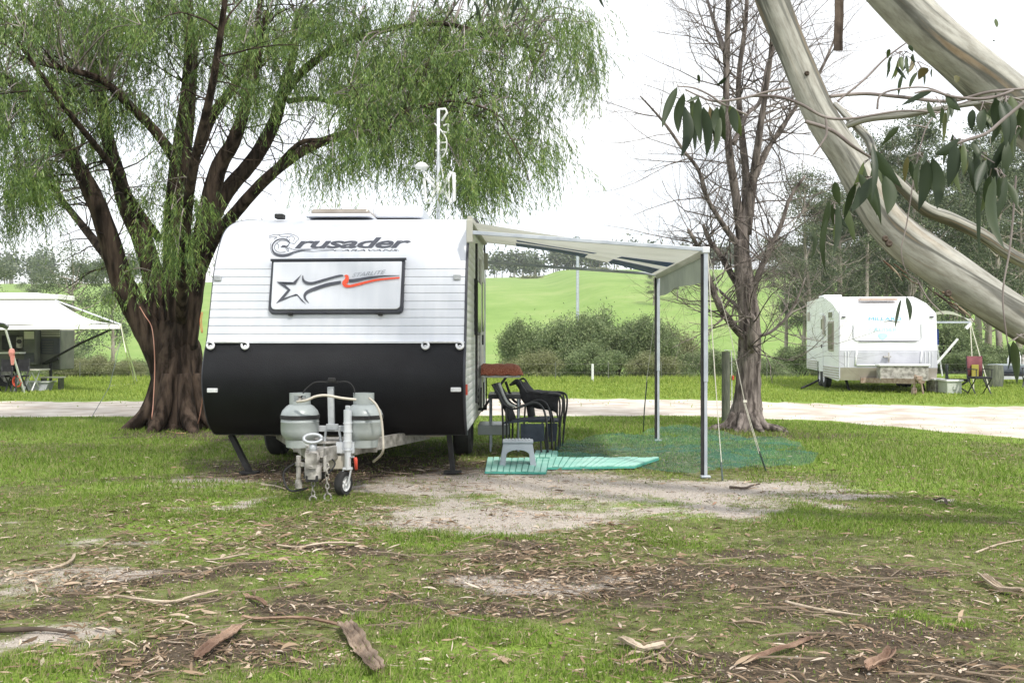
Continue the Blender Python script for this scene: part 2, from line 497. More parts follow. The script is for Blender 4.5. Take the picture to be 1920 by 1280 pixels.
def near_d(x, y):
    g = field(GRAVEL, x, y); d = field(DIRT, x, y); lu = field(LUSH, x, y)
    nz = fbm(x * 3.1, y * 3.1, 4)
    p = .15 + 1.5 * np.clip(nz - .40, 0, 1) * 2 * (.55 + .45 * sm(6, 11, y)) + .85 * lu + .25 * sm(7, 12, y)
    p = p * (1 - .93 * sm(.35, .75, g + (nz - .5) * .7)) * (1 - .72 * sm(.3, .8, d + (nz - .5) * .8))
    road = road_mask(x, y)
    return np.clip(p, 0, 1) * (1 - .97 * sm(.4, .7, road + (nz - .5) * .3))
def near_h(x, y):
    return .010 + .034 * field(LUSH, x, y) + .022 * fbm(x * 2, y * 2, 3) + .012 * sm(8, 13, y)
blades('short_grass', 125000, 3.3, 8.5, near_h, .0042, near_d, M_grass, 'short patchy green grass among the leaf litter in the foreground')
blades('lawn_grass', 130000, 8.5, 17.3, lambda x, y: near_h(x, y) * 1.25, .006, lambda x, y: np.clip(near_d(x, y) + .15 * (y > 11) * (1 - road_mask(x, y)), 0, 1), M_grass,
       'short green grass around the caravan and up to the gravel track')
def back_d(x, y):
    return np.clip(.5 + fbm(x * 1.3, y * 1.3, 3), 0, 1) * (1 - .98 * sm(.35, .6, road_mask(x, y)))
blades('far_grass', 90000, 19.4, 34, lambda x, y: .05 + .07 * fbm(x * .8, y * .8, 3) + .12 * sm(29.5, 31.5, y), .012, back_d, M_grass2,
       'brighter green grass verge between the gravel track and the scrub')

# ---- leaf litter
M_lit = mat('dead_leaves', (.22, .16, .10), (.36, .28, .19), scale=3, rough=.85, spec=.2,
            island=[(0, (.05, .033, .022)), (.3, (.13, .08, .05)), (.58, (.25, .17, .11)), (.78, (.42, .32, .23)), (.92, (.70, .60, .50)), (1, (.34, .19, .14))])
def litter():
    n = 240000
    u = rng.random(n); y = np.sqrt(3.3 ** 2 + u * (13.5 ** 2 - 3.3 ** 2)); x = (rng.random(n) * 2 - 1) * (.56 * y + .3)
    d = field(DIRT, x, y); g = field(GRAVEL, x, y)
    nz = fbm(x * 1.7 + 40, y * 1.7, 4)
    p = (.08 + .26 * d + 1.0 * np.clip(nz - .46, 0, 1)) * np.clip(1.35 - y / 10, .12, 1) * (1 - .3 * g)
    p += .25 * ((x + 1.7) ** 2 / 9 + (y - 6.2) ** 2 / 3 < 1) * (nz > .45)
    k = rng.random(n) < p * 1.1; x, y = x[k], y[k]; n = len(x)
    z = height(x, y) + rng.uniform(.003, .018, n)
    a = rng.normal(0, 1.1, n) + (rng.random(n) < .5) * pi
    D = np.stack([np.cos(a), np.sin(a), rng.normal(0, .12, n)], 1)
    N = np.stack([rng.normal(0, .45, n), rng.normal(0, .45, n), np.ones(n)], 1)
    L = .018 + .095 * rng.random(n) ** 2.6; W = (.004 + .015 * rng.random(n) ** 1.5) * (.6 + 5 * L)
    # curved sickle leaves of four quads
    D /= np.linalg.norm(D, axis=1, keepdims=True); S = np.cross(D, N); S /= np.linalg.norm(S, axis=1, keepdims=True); U = np.cross(S, D)
    C = np.stack([x, y, z], 1); cv = rng.normal(0, .075, n)[:, None]; cu = rng.uniform(-.02, .10, n)[:, None]
    rows = []
    for t, wf in ((0, .12), (.25, .8), (.5, 1), (.78, .6), (1, .05)):
        c = C + D * L[:, None] * t + S * (L[:, None] * cv * 4 * t * (1 - t)) + U * (L[:, None] * cu * 4 * t * (1 - t))
        rows += [c + S * W[:, None] * wf / 2, c - S * W[:, None] * wf / 2]
    V = np.stack(rows, 1).reshape(-1, 3)
    q = np.array([[2 * i, 2 * i + 1, 2 * i + 3, 2 * i + 2] for i in range(4)]).ravel()
    loops = (np.arange(n)[:, None] * 10 + q[None]).ravel()
    me = arr_mesh('leaf_litter', V, loops, np.arange(n * 4) * 4, M_lit)
    o = bpy.data.objects.new('leaf_litter', me); COL.objects.link(o)
    tag(o, 'dry brown and tan gum leaves scattered over the foreground ground', 'leaf litter', kind='stuff')
    # crumbs of leaf and bark
    n = 150000
    u = rng.random(n); y = np.sqrt(3.3 ** 2 + u * (12 ** 2 - 3.3 ** 2)); x = (rng.random(n) * 2 - 1) * (.56 * y + .3)
    d = field(DIRT, x, y); nz = fbm(x * 2.6 + 9, y * 2.6, 4)
    k = rng.random(n) < (.22 + .5 * d + 1.4 * np.clip(nz - .5, 0, 1)) * np.clip(1.3 - y / 11, .15, 1); x, y = x[k], y[k]; n = len(x)
    D = rdir(n); D[:, 2] *= .25; N = rdir(n) * .5; N[:, 2] += 1
    ob = leaves_obj('litter_crumbs', [leaf_arrays(np.stack([x, y, height(x, y) + rng.uniform(.001, .014, n)], 1), D, N, rng.uniform(.008, .03, n), rng.uniform(.003, .009, n))], M_lit)
    tag(ob, 'fine crumbs of dry leaf and bark over the foreground soil', 'leaf litter', kind='stuff')
    # fine twigs
    m = MB()
    for i in range(1500):
        yy = sqrt(3.4 ** 2 + random.random() * (10 ** 2 - 3.4 ** 2)); xx = random.uniform(-1, 1) * .55 * yy
        if float(field(DIRT, np.array([xx]), np.array([yy]))[0]) < random.random() * .9: continue
        an = random.gauss(0, .8); L = random.uniform(.08, .45); zz = random.uniform(.01, .025); bend = random.uniform(-.06, .06)
        pts = [(xx + cos(an) * L * t - sin(an) * bend * 4 * t * (1 - t), yy + sin(an) * L * t + cos(an) * bend * 4 * t * (1 - t), zz + random.uniform(-.004, .01)) for t in (0, .33, .66, 1)]
        m.tube(pts, [random.uniform(.0015, .0038)] * 3 + [.001], 4, cap=False)
    o = m.build('fallen_twigs', mat('twig_wood', (.16, .11, .08), (.34, .27, .20), scale=2, rough=.9))
    tag(o, 'thin dry twigs scattered among the leaf litter in the foreground', 'twigs', kind='stuff')
litter()

M_peb = mat('pebbles', (.3, .27, .24), (.5, .47, .43), scale=4, rough=.9, island=[(0, (.13, .11, .10)), (.5, (.36, .33, .30)), (1, (.66, .63, .60))])
def pebbles():
    n = 26000
    y = np.sqrt(3.5 ** 2 + rng.random(n) * (11.5 ** 2 - 3.5 ** 2)); x = (rng.random(n) * 2 - 1) * .55 * y
    g = field(GRAVEL, x, y); d = field(DIRT, x, y)
    k = rng.random(n) < (.9 * sm(.4, .8, g) + .10 * d); x, y = x[k], y[k]; n = len(x)
    r = rng.uniform(.0035, .010, n)[:, None]
    c = np.stack([x, y, height(x, y) + .002], 1)
    o6 = np.array([[1, 0, 0], [0, 1, 0], [-1, 0, 0], [0, -1, 0], [0, 0, .7], [0, 0, -.7]])
    V = (c[:, None] + o6[None] * r[:, None] * rng.uniform(.6, 1.3, (n, 6, 1))).reshape(-1, 3)
    f = np.array([0, 1, 4, 1, 2, 4, 2, 3, 4, 3, 0, 4])
    loops = (np.arange(n)[:, None] * 6 + f).ravel()
    me = arr_mesh('gravel_stones', V, loops, np.arange(n * 4) * 3, M_peb)
    o = bpy.data.objects.new('gravel_stones', me); COL.objects.link(o)
    tag(o, 'small loose grey and white stones on the bare gravel patches', 'gravel', kind='stuff')
pebbles()

# ---- bark strips and sticks that can be told apart
M_bark_strip = mat('fallen_bark', (.12, .085, .06), (.42, .32, .24), scale=6, rough=.9, bump=.8, bscale=30, stretch=(1, 1, 1))
M_bark_red = mat('red_fallen_bark', (.13, .075, .05), (.36, .24, .17), scale=6, rough=.9, bump=.8, bscale=30)
M_bark_pale = mat('pale_fallen_bark', (.36, .29, .21), (.55, .46, .36), scale=6, rough=.9, bump=.6, bscale=30)
M_stick = mat('dark_stick', (.05, .035, .025), (.12, .09, .07), scale=8, rough=.9, bump=.5)
def bark_strip(pts, w, m, label, name='bark_strip', cat='bark strip', curl=.35):
    """pts: photo pixels on the ground"""
    g = [G(a, b) for a, b in pts]; g = crm(g, 6); n = len(g); rows = []
    ww = w
    for i, p in enumerate(g):
        t = i / (n - 1); T = (g[min(i + 1, n - 1)] - g[max(i - 1, 0)]).normalized(); S = Vector((-T.y, T.x, 0))
        wi = ww * (.45 + .55 * sin(pi * min(1, max(0, .12 + .8 * t))) ** .6)
        if i == 0: sh = [random.uniform(-.012, .012) * (ww / .06) ** .5 for _ in range(11)]
        e0, e1 = random.uniform(.74, 1.12), random.uniform(.74, 1.12)
        tipcut = random.uniform(-.35, .35) * ww if i in (0, n - 1) else 0
        lift = .012 + .02 * abs(sin(t * 3.1 + ww * 90))
        rows.append([p + S * wi * s * (e0 if s < 0 else e1) + T * (tipcut * random.uniform(-1, 1)) + Vector((0, 0, lift + curl * wi * (s * 2) ** 2 * .5 + sh[k] * .5 + random.uniform(-.0015, .0015))) for k, s in enumerate(np.linspace(-.5, .5, 11))])
    o = MB().sheet(rows).build(name, m, solid=.006); tag(o, label, cat)
bark_strip([(645, 1180), (665, 1205), (685, 1235), (708, 1268)], .085, M_bark_strip, 'wide grooved brown bark slab lying at the bottom below the middle')
bark_strip([(450, 1178), (425, 1205), (400, 1220), (372, 1238)], .07, M_bark_red, 'split reddish bark piece left of the wide grooved bark slab')
bark_strip([(455, 1163), (520, 1168), (580, 1172), (645, 1183)], .03, M_bark_red, 'long thin reddish bark strip ending at the wide bark slab')
bark_strip([(1405, 1243), (1450, 1232), (1485, 1222), (1520, 1200)], .035, M_bark_red, 'orange brown bark strip with upturned tip at bottom right')
bark_strip([(1840, 1090), (1870, 1110), (1920, 1120)], .05, M_bark_pale, 'pale peeled bark lump at the right edge', curl=.8)
bark_strip([(1628, 1268), (1655, 1250), (1672, 1232)], .05, M_bark_red, 'curled rust coloured bark chip among litter at bottom right', curl=1)
bark_strip([(55, 1082), (90, 1072), (130, 1062), (140, 1048)], .022, M_bark_pale, 'thin tan bark strip rising at its end on the left')
bark_strip([(385, 1053), (420, 1056), (465, 1046)], .03, M_bark_pale, 'whitish bark curl on the grass left of centre')
bark_strip([(520, 1030), (560, 1030), (610, 1027), (670, 1027)], .024, M_bark_pale, 'straight pale bark strip in front of the jockey wheel')
bark_strip([(460, 1121), (480, 1133), (498, 1141)], .03, M_bark_red, 'short red brown bark chip above the long reddish strip')
bark_strip([(1165, 1210), (1200, 1222), (1245, 1221)], .05, M_bark_pale, 'cream bark flake beside the bright grass tuft at the bottom')
bark_strip([(1374, 1170), (1400, 1178), (1435, 1180)], .03, M_bark_strip, 'small pinkish bark flake in the dark dirt right of centre')
bark_strip([(215, 1128), (290, 1136), (350, 1128), (408, 1118)], .016, M_bark_pale, 'long thin tan strip across the dirt on the left')
bark_strip([(1750, 940), (1768, 941), (1775, 950)], .03, M_stick, 'small dark bark chip on the grass at right')
def stick(pts, r, label, m=M_stick):
    g = [G(a, b) + Vector((0, 0, r + .008)) for a, b in pts]; g = crm(g, 5)
    o = MB().tube(g, resample([r, r, r * .8, r * .4], len(g)), 6, wob=.12).build('fallen_stick', m, smooth=True); tag(o, label, 'stick')
stick([(0, 1190), (40, 1188), (90, 1188), (140, 1195)], .013, 'dark fallen stick at the left edge of the foreground')
stick([(1368, 917), (1395, 919), (1410, 914), (1425, 911)], .012, 'dark bent stick on the gravel near the awning pole')
stick([(1473, 1133), (1520, 1145), (1570, 1153), (1625, 1161)], .008, 'long pale stick across the dirt at right', M_bark_pale)
stick([(490, 912), (515, 914), (535, 920)], .009, 'short pale stick left of the jockey wheel', M_bark_pale)
stick([(1830, 1040), (1870, 1025), (1920, 1015)], .007, 'thin pale stick at the right edge above the bark lump', M_bark_pale)

# ------------------------------------------------------------------ trees
M_gumleaf = mat('gum_foliage', (.05, .08, .04), (.16, .20, .10), scale=.6, rough=.6, transl=.25,
                island=[(0, (.035, .055, .03)), (.4, (.08, .11, .06)), (.75, (.15, .19, .10)), (1, (.26, .28, .16))])
M_bushleaf = mat('scrub_foliage', (.07, .11, .045), (.30, .37, .16), scale=1.4, rough=.6, transl=.38,
                 island=[(0, (.07, .11, .05)), (.4, (.15, .21, .09)), (.75, (.26, .33, .15)), (1, (.40, .44, .24))])
M_drybush = mat('dry_scrub', (.10, .11, .045), (.22, .22, .10), scale=.5, rough=.7, transl=.2,
                island=[(0, (.09, .11, .04)), (.5, (.21, .24, .10)), (1, (.38, .38, .22))])
M_gumbark = mat('pale_gum_bark', (.20, .17, .14), (.42, .38, .33), scale=2, rough=.85, bump=.5, bscale=12, stretch=(1, 1, .3))
M_darkbark = mat('dark_rough_bark', (.018, .013, .010), (.085, .062, .048), scale=5, rough=.95, bump=1.0, bscale=16, stretch=(2.2, 2.2, .35), spec=.1, lo=.4, hi=.62)
M_greybark = mat('grey_brown_bark', (.06, .05, .045), (.26, .225, .205), scale=6, rough=.95, bump=1.0, bscale=18, stretch=(2.4, 2.4, .4), spec=.1, lo=.38, hi=.62)
M_twig = mat('bare_twigs', (.15, .125, .12), (.32, .28, .265), scale=5, rough=.9, spec=.2)

def gum_proto(seed, H, R, nclump, per, card, leafm, low=.35, trunk_r=.22, name='gum_tree', droop=.3):
    random.seed(seed); r = np.random.default_rng(seed)
    root = bpy.data.objects.new(name, None); COL.objects.link(root); root.empty_display_size = .3
    tm = MB(); base = Vector((0, 0, -.3)); pts = [base]
    q = Vector((0, 0, 0)); lean = Vector((random.uniform(-.07, .07), random.uniform(-.07, .07), 0))
    for i in range(7):
        q = q + Vector((random.uniform(-.12, .12), random.uniform(-.12, .12), H * .9 / 7)) + lean; pts.append(q.copy())
    tm.tube(pts, resample([trunk_r * 1.3, trunk_r, trunk_r * .75, trunk_r * .45, trunk_r * .15], len(pts)), 7)
    cl = []
    for i in range(nclump):
        t = random.uniform(low, 1.0); k = t * (len(pts) - 1.01); a = pts[int(k)].lerp(pts[int(k) + 1], k % 1)
        an = random.uniform(0, 2 * pi); rr = R * random.uniform(.25, 1) * (1.15 - .75 * abs(t - .6) * 1.4)
        c = a + Vector((cos(an) * rr, sin(an) * rr, random.uniform(.05, .18) * H))
        if c.z > H: c.z = H - random.uniform(0, .1) * H
        tm.tube([a - Vector((0, 0, .25)), a.lerp(c, .5) + Vector((0, 0, -.03 * H)), c], [trunk_r * .35, trunk_r * .2, trunk_r * .06], 5, cap=False)
        cl.append((c, R * random.uniform(.22, .42)))
    tm.build('trunk', M_gumbark, root, smooth=True)
    parts = []
    for c, s in cl:
        n = int(per * random.uniform(.5, 1.3))
        off = r.normal(size=(n, 3)) * np.array([s, s, s * .55]) * .55
        C = np.array(c) + off
        D = rdir(n); D[:, 2] -= droop
        parts.append(leaf_arrays(C, D, rdir(n), r.uniform(.6, 1.3, n) * card, r.uniform(.3, .6, n) * card))
    leaves_obj('crown', parts, leafm, root)
    return root

def place(proto, used, x, y, rz, s, label, cat, group, sz=1.0):
    o = proto if not used.get(proto.name) else copy_tree(proto)
    used[proto.name] = 1
    o.location = (x, y, float(height(x, y)) - .05); o.rotation_euler = (0, 0, rz); o.scale = (s, s, s * sz)
    tag(o, label, cat, group); return o
used = {}
gums = [gum_proto(21, 15, 2.8, 30, 420, .19, M_gumleaf, .35), gum_proto(22, 17, 3.0, 32, 420, .19, M_gumleaf, .3), gum_proto(23, 13, 3.2, 34, 420, .18, M_gumleaf, .2),
        gum_proto(24, 18, 2.4, 26, 420, .19, M_gumleaf, .5, .16)]
spots = []
random.seed(77)
marks = ['just right of the bare tree trunk', 'behind the gap left of the second caravan', 'over the rear corner of the second caravan', 'over the left roof edge of the second caravan', 'over the roof hatch of the second caravan',
         'over the right roof edge of the second caravan', 'over the start of the second caravan awning', 'over the tip of the second caravan awning', 'behind the maroon camp chair', 'behind the slate grey camp chair', 'at the right edge of the picture', 'beyond the right edge']
for row in range(3):
    for k, mk in enumerate(marks):
        d = (52, 64, 80)[row] + random.uniform(-4, 4)
        px = 1478 + k * 44 + row * 14 + random.uniform(-12, 12)
        if row == 2 and k == 11: continue
        s = random.uniform(.66, .9) * (.66 + .28 * min(1, max(0, (px - 1470) / 160))) * (1, 1.0, 1.08)[row]
        place(gums[(k + row * 2) % 4], used, (px - 960) * d / F, d, random.uniform(0, 6.28), s, ('nearest', 'middle', 'farthest')[row] + ' row gum of the right woodland, ' + mk, 'gum tree', 'gum trees of the woodland on the right')
# single gums on the left, beyond the track
for i, (px, d, s, lab) in enumerate([(130, 62, .72, 'large spreading grey green gum beyond the left trailer awning'), (215, 66, .62, 'gum tree just left of the big leaning limb'),
                                     (60, 110, .6, 'smaller gum near the far field at left edge'), (-40, 70, .8, 'gum at the far left behind the trailer roof')]):
    place(gums[(2, 0, 1, 2)[i]], used, (px - 960) * d / F, d, i * 1.3, s, lab, 'gum tree', 'single gums on the left')

def bush_proto(seed, R, H, n, card, leafm, name='shrub'):
    random.seed(seed); r = np.random.default_rng(seed)
    root = bpy.data.objects.new(name, None); COL.objects.link(root); root.empty_display_size = .3
    tm = MB()
    for i in range(7):
        an = i * .9; tip = Vector((cos(an) * R * .6, sin(an) * R * .6, H * random.uniform(.55, .85)))
        tm.tube([(0, 0, -.2), tip * .4 + Vector((0, 0, .1)), tip], [.07, .045, .015], 5, cap=False)
    tm.build('stem', M_darkbark, root)
    parts = []; K = 46
    for i in range(K):
        v = r.normal(size=3); v /= np.linalg.norm(v); v[2] = v[2] if r.random() < .45 else abs(v[2])
        rad = r.uniform(.45, .95)
        c = np.array([v[0] * R * rad, v[1] * R * rad, H * .42 + v[2] * H * .5 * rad])
        k = n // K; s = R * r.uniform(.16, .28)
        off = r.normal(size=(k, 3)) * s * .62
        C = c + off; C[:, 2] = np.maximum(C[:, 2], .05)
        D = rdir(k) + v * .5; parts.append(leaf_arrays(C, D, rdir(k), r.uniform(.6, 1.3, k) * card, r.uniform(.3, .55, k) * card))
    leaves_obj('foliage', parts, leafm, root)
    return root
bu = [bush_proto(31, 2.3, 4.2, 30000, .15, M_bushleaf), bush_proto(32, 2.0, 3.6, 26000, .14, M_bushleaf), bush_proto(33, 2.1, 3.0, 20000, .13, M_drybush)]
# (px of the middle, depth, px top, half width px, kind, label)
bl = [(985, 42, 592, 40, 0, 'rounded green shrub at the left end of the clump by the caravan'), (1030, 44, 600, 45, 1, 'lower shrub in the clump behind the white marker post'),
      (1085, 40, 580, 52, 0, 'tallest dense shrub in the middle of the clump'), (1150, 42, 577, 52, 1, 'broad green shrub behind the middle of the awning'),
      (1210, 40, 585, 46, 0, 'shrub behind the rear awning pole'), (1265, 44, 615, 42, 2, 'olive brown shrub between the two awning poles'),
      (1120, 37, 640, 42, 1, 'small shrub in front of the tallest one'), (1010, 37, 655, 38, 2, 'low olive shrub in front of the clump at left'),
      (1220, 37, 660, 44, 2, 'low brownish shrub by the rear awning pole foot'), (1320, 40, 650, 42, 0, 'shrub just left of the bare tree trunk'),
      (1440, 42, 668, 38, 0, 'dark rounded shrub right of the bare tree trunk'), (960, 39, 672, 26, 2, 'small low shrub beside the caravan wall'),
      (1380, 44, 655, 40, 1, 'shrub hidden behind the bare tree trunk'),
      (130, 36, 668, 34, 2, 'dry brown shrub right of the trailer stand'), (180, 37, 664, 34, 2, 'tan shrub below the trailer awning corner'),
      (235, 36, 672, 34, 2, 'brown green shrub at the left of the big trunk'), (275, 38, 662, 34, 1, 'green shrub hidden partly by the big trunk'),
      (90, 38, 672, 32, 1, 'low green shrub beside the trailer stand'), (155, 44, 650, 40, 1, 'green shrub standing behind the dry ones on the left'),
      (1500, 46, 640, 45, 0, 'shrub left of the second caravan'), (1640, 48, 570, 60, 0, 'bright leafy shrub rising behind the second caravan roof'),
      (1760, 46, 575, 55, 1, 'bushy growth behind the second caravan awning'), (1860, 48, 640, 60, 0, 'dark shrub under the woodland behind the camp chairs'),
      (1800, 44, 655, 44, 0, 'dark shrub behind the white diagonal pole'), (1930, 44, 650, 50, 1, 'shrub at the right edge under the woodland')]
for i, (px, d, top, hw, k, lab) in enumerate(bl):
    x = (px - 960) * d / F; z0 = float(height(x, d)); h = CAMH + (640 - top) * d / F - z0
    R0, H0 = ((2.3, 4.2), (2.0, 3.6), (2.1, 3.0))[k]
    s = hw * d / F / R0 * 1.3
    place(bu[k], used, x, d, i * 1.7, s, lab, 'shrub', 'shrubs beyond the grass verge', sz=h / H0 / s / .95)

# trees on the open slope and the wood along the crest
for px, d, s, lab in ((1225, 150, .42, 'dark round tree on the slope behind the rear awning pole'), (1270, 155, .40, 'round tree on the slope between the awning poles'),
                      (1330, 150, .36, 'round tree on the slope left of the bare tree')):
    place(gums[2], used, (px - 960) * d / F, d, px, s * 1.0, lab, 'tree', 'trees on the green slope')
def crest():
    r = np.random.default_rng(5); parts = []; tm = MB()
    xs = np.concatenate([r.uniform(-190, -118, 42), r.uniform(-12, 70, 62), r.uniform(70, 190, 50)])
    for x in xs:
        y = r.uniform(322, 350); z = float(height(x, y)); H = r.uniform(6, 9.5) * (1.15 if x < -100 else .95); w = r.uniform(2.2, 4)
        tm.tube([(x, y, z - .3), (x, y, z + H * .7)], [.25, .1], 4, cap=False)
        n = 240; off = r.normal(size=(n, 3)) * np.array([w * .5, w * .5, H * .2]); C = np.array([x, y, z + H * .66]) + off
        parts.append(leaf_arrays(C, rdir(n), rdir(n), r.uniform(.7, 1.5, n), r.uniform(.5, .9, n)))
    a = leaves_obj('crest_woodland', parts, M_gumleaf); tag(a, 'dark belt of trees along the far crest of the green hill', 'woodland', kind='stuff')
    b = tm.build('crest_trunks', M_gumbark, a)
crest()

for px, lab in ((992, 'low heap of dead branches on the far green hill, left of the pole'), (1125, 'low heap of dead branches on the far green hill, right of the pole')):
    d = 300; c = Vector(((px - 960) * d / F, d, float(height((px - 960) * d / F, d))))
    m_ = MB()
    for k in range(120):
        a = c + Vector((random.gauss(0, 1.8), random.gauss(0, 1), random.uniform(0, .5))); m_.tube([a, a + Vector((random.gauss(0, 1), random.gauss(0, 1), random.uniform(0, .7)))], .09, 4, cap=False)
    tag(m_.build('brush_pile', M_drybush), lab, 'brush pile', 'brush piles on the hill')

# ------------------------------------------------------------------ branching helper
def twigs(m, p, d, L, r, lev, up=.12, seed_n=3, ang=.55, seg=5, sides=(7, 5, 4, 3, 3), wander=.16, tips=None):
    """recursive branch: adds tubes to m"""
    pts = [Vector(p)]; d = Vector(d).normalized()
    for i in range(seg):
        d = (d + Vector((random.gauss(0, wander), random.gauss(0, wander), random.gauss(0, wander) + up * .3))).normalized()
        pts.append(pts[-1] + d * L / seg)
    m.tube(pts, [r * (1 - .72 * i / seg) for i in range(seg + 1)], sides[min(lev, 4)], cap=False)
    if tips is not None: tips.append((pts[-1], d))
    if lev >= 4 or L < .12: return
    for k in range(seed_n):
        t = random.uniform(.25, .95); i = min(int(t * seg), seg - 1); q = pts[i].lerp(pts[i + 1], t * seg - i)
        a = (d.orthogonal()); a.rotate(Matrix.Rotation(random.uniform(0, 2 * pi), 3, d)); nd = (d * cos(ang) + a * sin(ang) * random.uniform(.7, 1.4)).normalized()
        twigs(m, q, nd, L * random.uniform(.42, .68), r * (1 - .6 * t) * .55, lev + 1, up, seed_n, ang, max(3, seg - 1), sides, wander, tips)

def limb(m, pix, rad, n=12, ddep=0.0, sub=5):
    """pix: (px, py, depth) list"""
    pts = crm([P(a, b, c) for a, b, c in pix], sub)
    m.tube(pts, resample(rad, len(pts)), n, wob=.05)
    return pts

# ------------------------------------------------------------------ bare tree
def bare_tree():
    random.seed(9)
    o = thing('bare_tree', 'leafless deciduous tree with thick rough trunk beside the awning', 'tree', tuple(G(1398, 806)))
    m = MB(); D = 14.7
    limb(m, [(1397, 812, D), (1398, 795, D), (1400, 770, D), (1402, 735, D), (1404, 690, D), (1406, 640, D), (1404, 590, D), (1398, 540, D), (1392, 490, D), (1390, 450, D)],
         [.40, .31, .235, .20, .175, .163, .158, .15, .14, .12, .10], 20)
    for a, r0, L in ((0.3, .06, .5), (1.9, .05, .3), (3.3, .06, .45), (4.2, .05, .3), (5.0, .055, .3), (5.7, .06, .45), (2.6, .05, .4)):
        b = G(1398, 806); m.tube(crm([b + Vector((cos(a) * .17, sin(a) * .17, .24)), b + Vector((cos(a) * .30, sin(a) * .30, .07)), b + Vector((cos(a) * (.3 + L * .4), sin(a) * (.3 + L * .4), .03)), b + Vector((cos(a) * (.3 + L), sin(a) * (.3 + L), -.04))], 4), resample([r0, r0 * .9, r0 * .7, r0 * .2], 13), 8)
    m.build('trunk', M_greybark, o, smooth=True, wc=True)
    stems = [([(1394, 480, D), (1382, 380, D), (1368, 290, 14.6), (1362, 200, 14.5), (1363, 110, 14.5), (1366, 0, 14.4), (1370, -120, 14.3)], [.11, .085, .07, .06, .05, .04]),
             ([(1394, 470, D), (1398, 400, D), (1398, 320, 14.8), (1390, 240, 14.9), (1385, 150, 15), (1398, 40, 15), (1405, -100, 15)], [.11, .08, .07, .055, .045, .03]),
             ([(1400, 440, D), (1412, 340, 14.6), (1424, 250, 14.4), (1436, 170, 14.3), (1446, 90, 14.2), (1452, -60, 14)], [.10, .08, .065, .05, .04, .02]),
             ([(1416, 330, 14.6), (1440, 280, 14.8), (1465, 240, 15), (1500, 190, 15.1), (1540, 130, 15.2), (1570, 60, 15.3)], [.07, .05, .045, .035, .03, .015]),
             ([(1402, 640, D), (1375, 610, 14.5), (1350, 575, 14.3), (1328, 520, 14.2), (1312, 470, 14.2), (1290, 430, 14.1)], [.085, .075, .065, .055, .045, .03]),
             ([(1392, 545, D), (1375, 520, 14.8), (1352, 480, 14.9), (1330, 450, 15), (1318, 420, 15)], [.08, .065, .055, .045, .03]),
             ([(1384, 460, D), (1355, 420, 14.5), (1325, 370, 14.4), (1310, 320, 14.3), (1280, 280, 14.2), (1245, 230, 14.1), (1200, 180, 14)], [.07, .05, .042, .035, .03, .025, .012]),
             ([(1408, 560, D), (1424, 510, 14.6), (1445, 465, 14.5), (1465, 420, 14.4), (1482, 370, 14.4), (1510, 330, 14.3)], [.075, .06, .05, .04, .035, .02]),
             ([(1412, 665, D), (1408, 640, 14.4), (1412, 600, 14.3), (1404, 590, 14.3)], [.09, .07, .06, .05]),
             ([(1400, 630, D), (1385, 580, 14.9), (1365, 560, 15.1), (1335, 535, 15.2), (1290, 520, 15.3)], [.05, .04, .03, .025, .01]),
             ([(1412, 630, D), (1440, 625, 14.5), (1470, 600, 14.4), (1495, 560, 14.3), (1510, 520, 14.3)], [.035, .03, .025, .02, .008]),
             ([(1363, 110, 14.5), (1350, 70, 14.6), (1335, 30, 14.7), (1318, -30, 14.8)], [.05, .04, .03, .02]),
             ([(1375, 270, 14.6), (1400, 215, 14.8), (1425, 190, 15), (1440, 120, 15.1), (1470, 40, 15.2), (1490, -60, 15.3)], [.05, .045, .04, .035, .03, .02])]
    for pix, rad in stems:
        rad = [q * .76 for q in rad]; b = MB(); pts = limb(b, pix, rad, 9)
        n = len(pts)
        for k in range(int(n * 1.0)):
            i = random.randint(int(n * .22), n - 2); d = (pts[i + 1] - pts[i]).normalized()
            a = d.orthogonal(); a.rotate(Matrix.Rotation(random.uniform(0, 2 * pi), 3, d))
            nd = (d * .45 + a + Vector((0, 0, .15))).normalized()
            rr = rad[min(int(i / n * len(rad)), len(rad) - 1)]
            twigs(b, pts[i], nd, random.uniform(.5, 1.75), min(.012, rr * .32), 1, up=.25, seed_n=4, ang=.6, wander=.2)
        b.build('branch', M_greybark if rad[0] > .05 else M_twig, o, smooth=True, wc=True)
bare_tree()

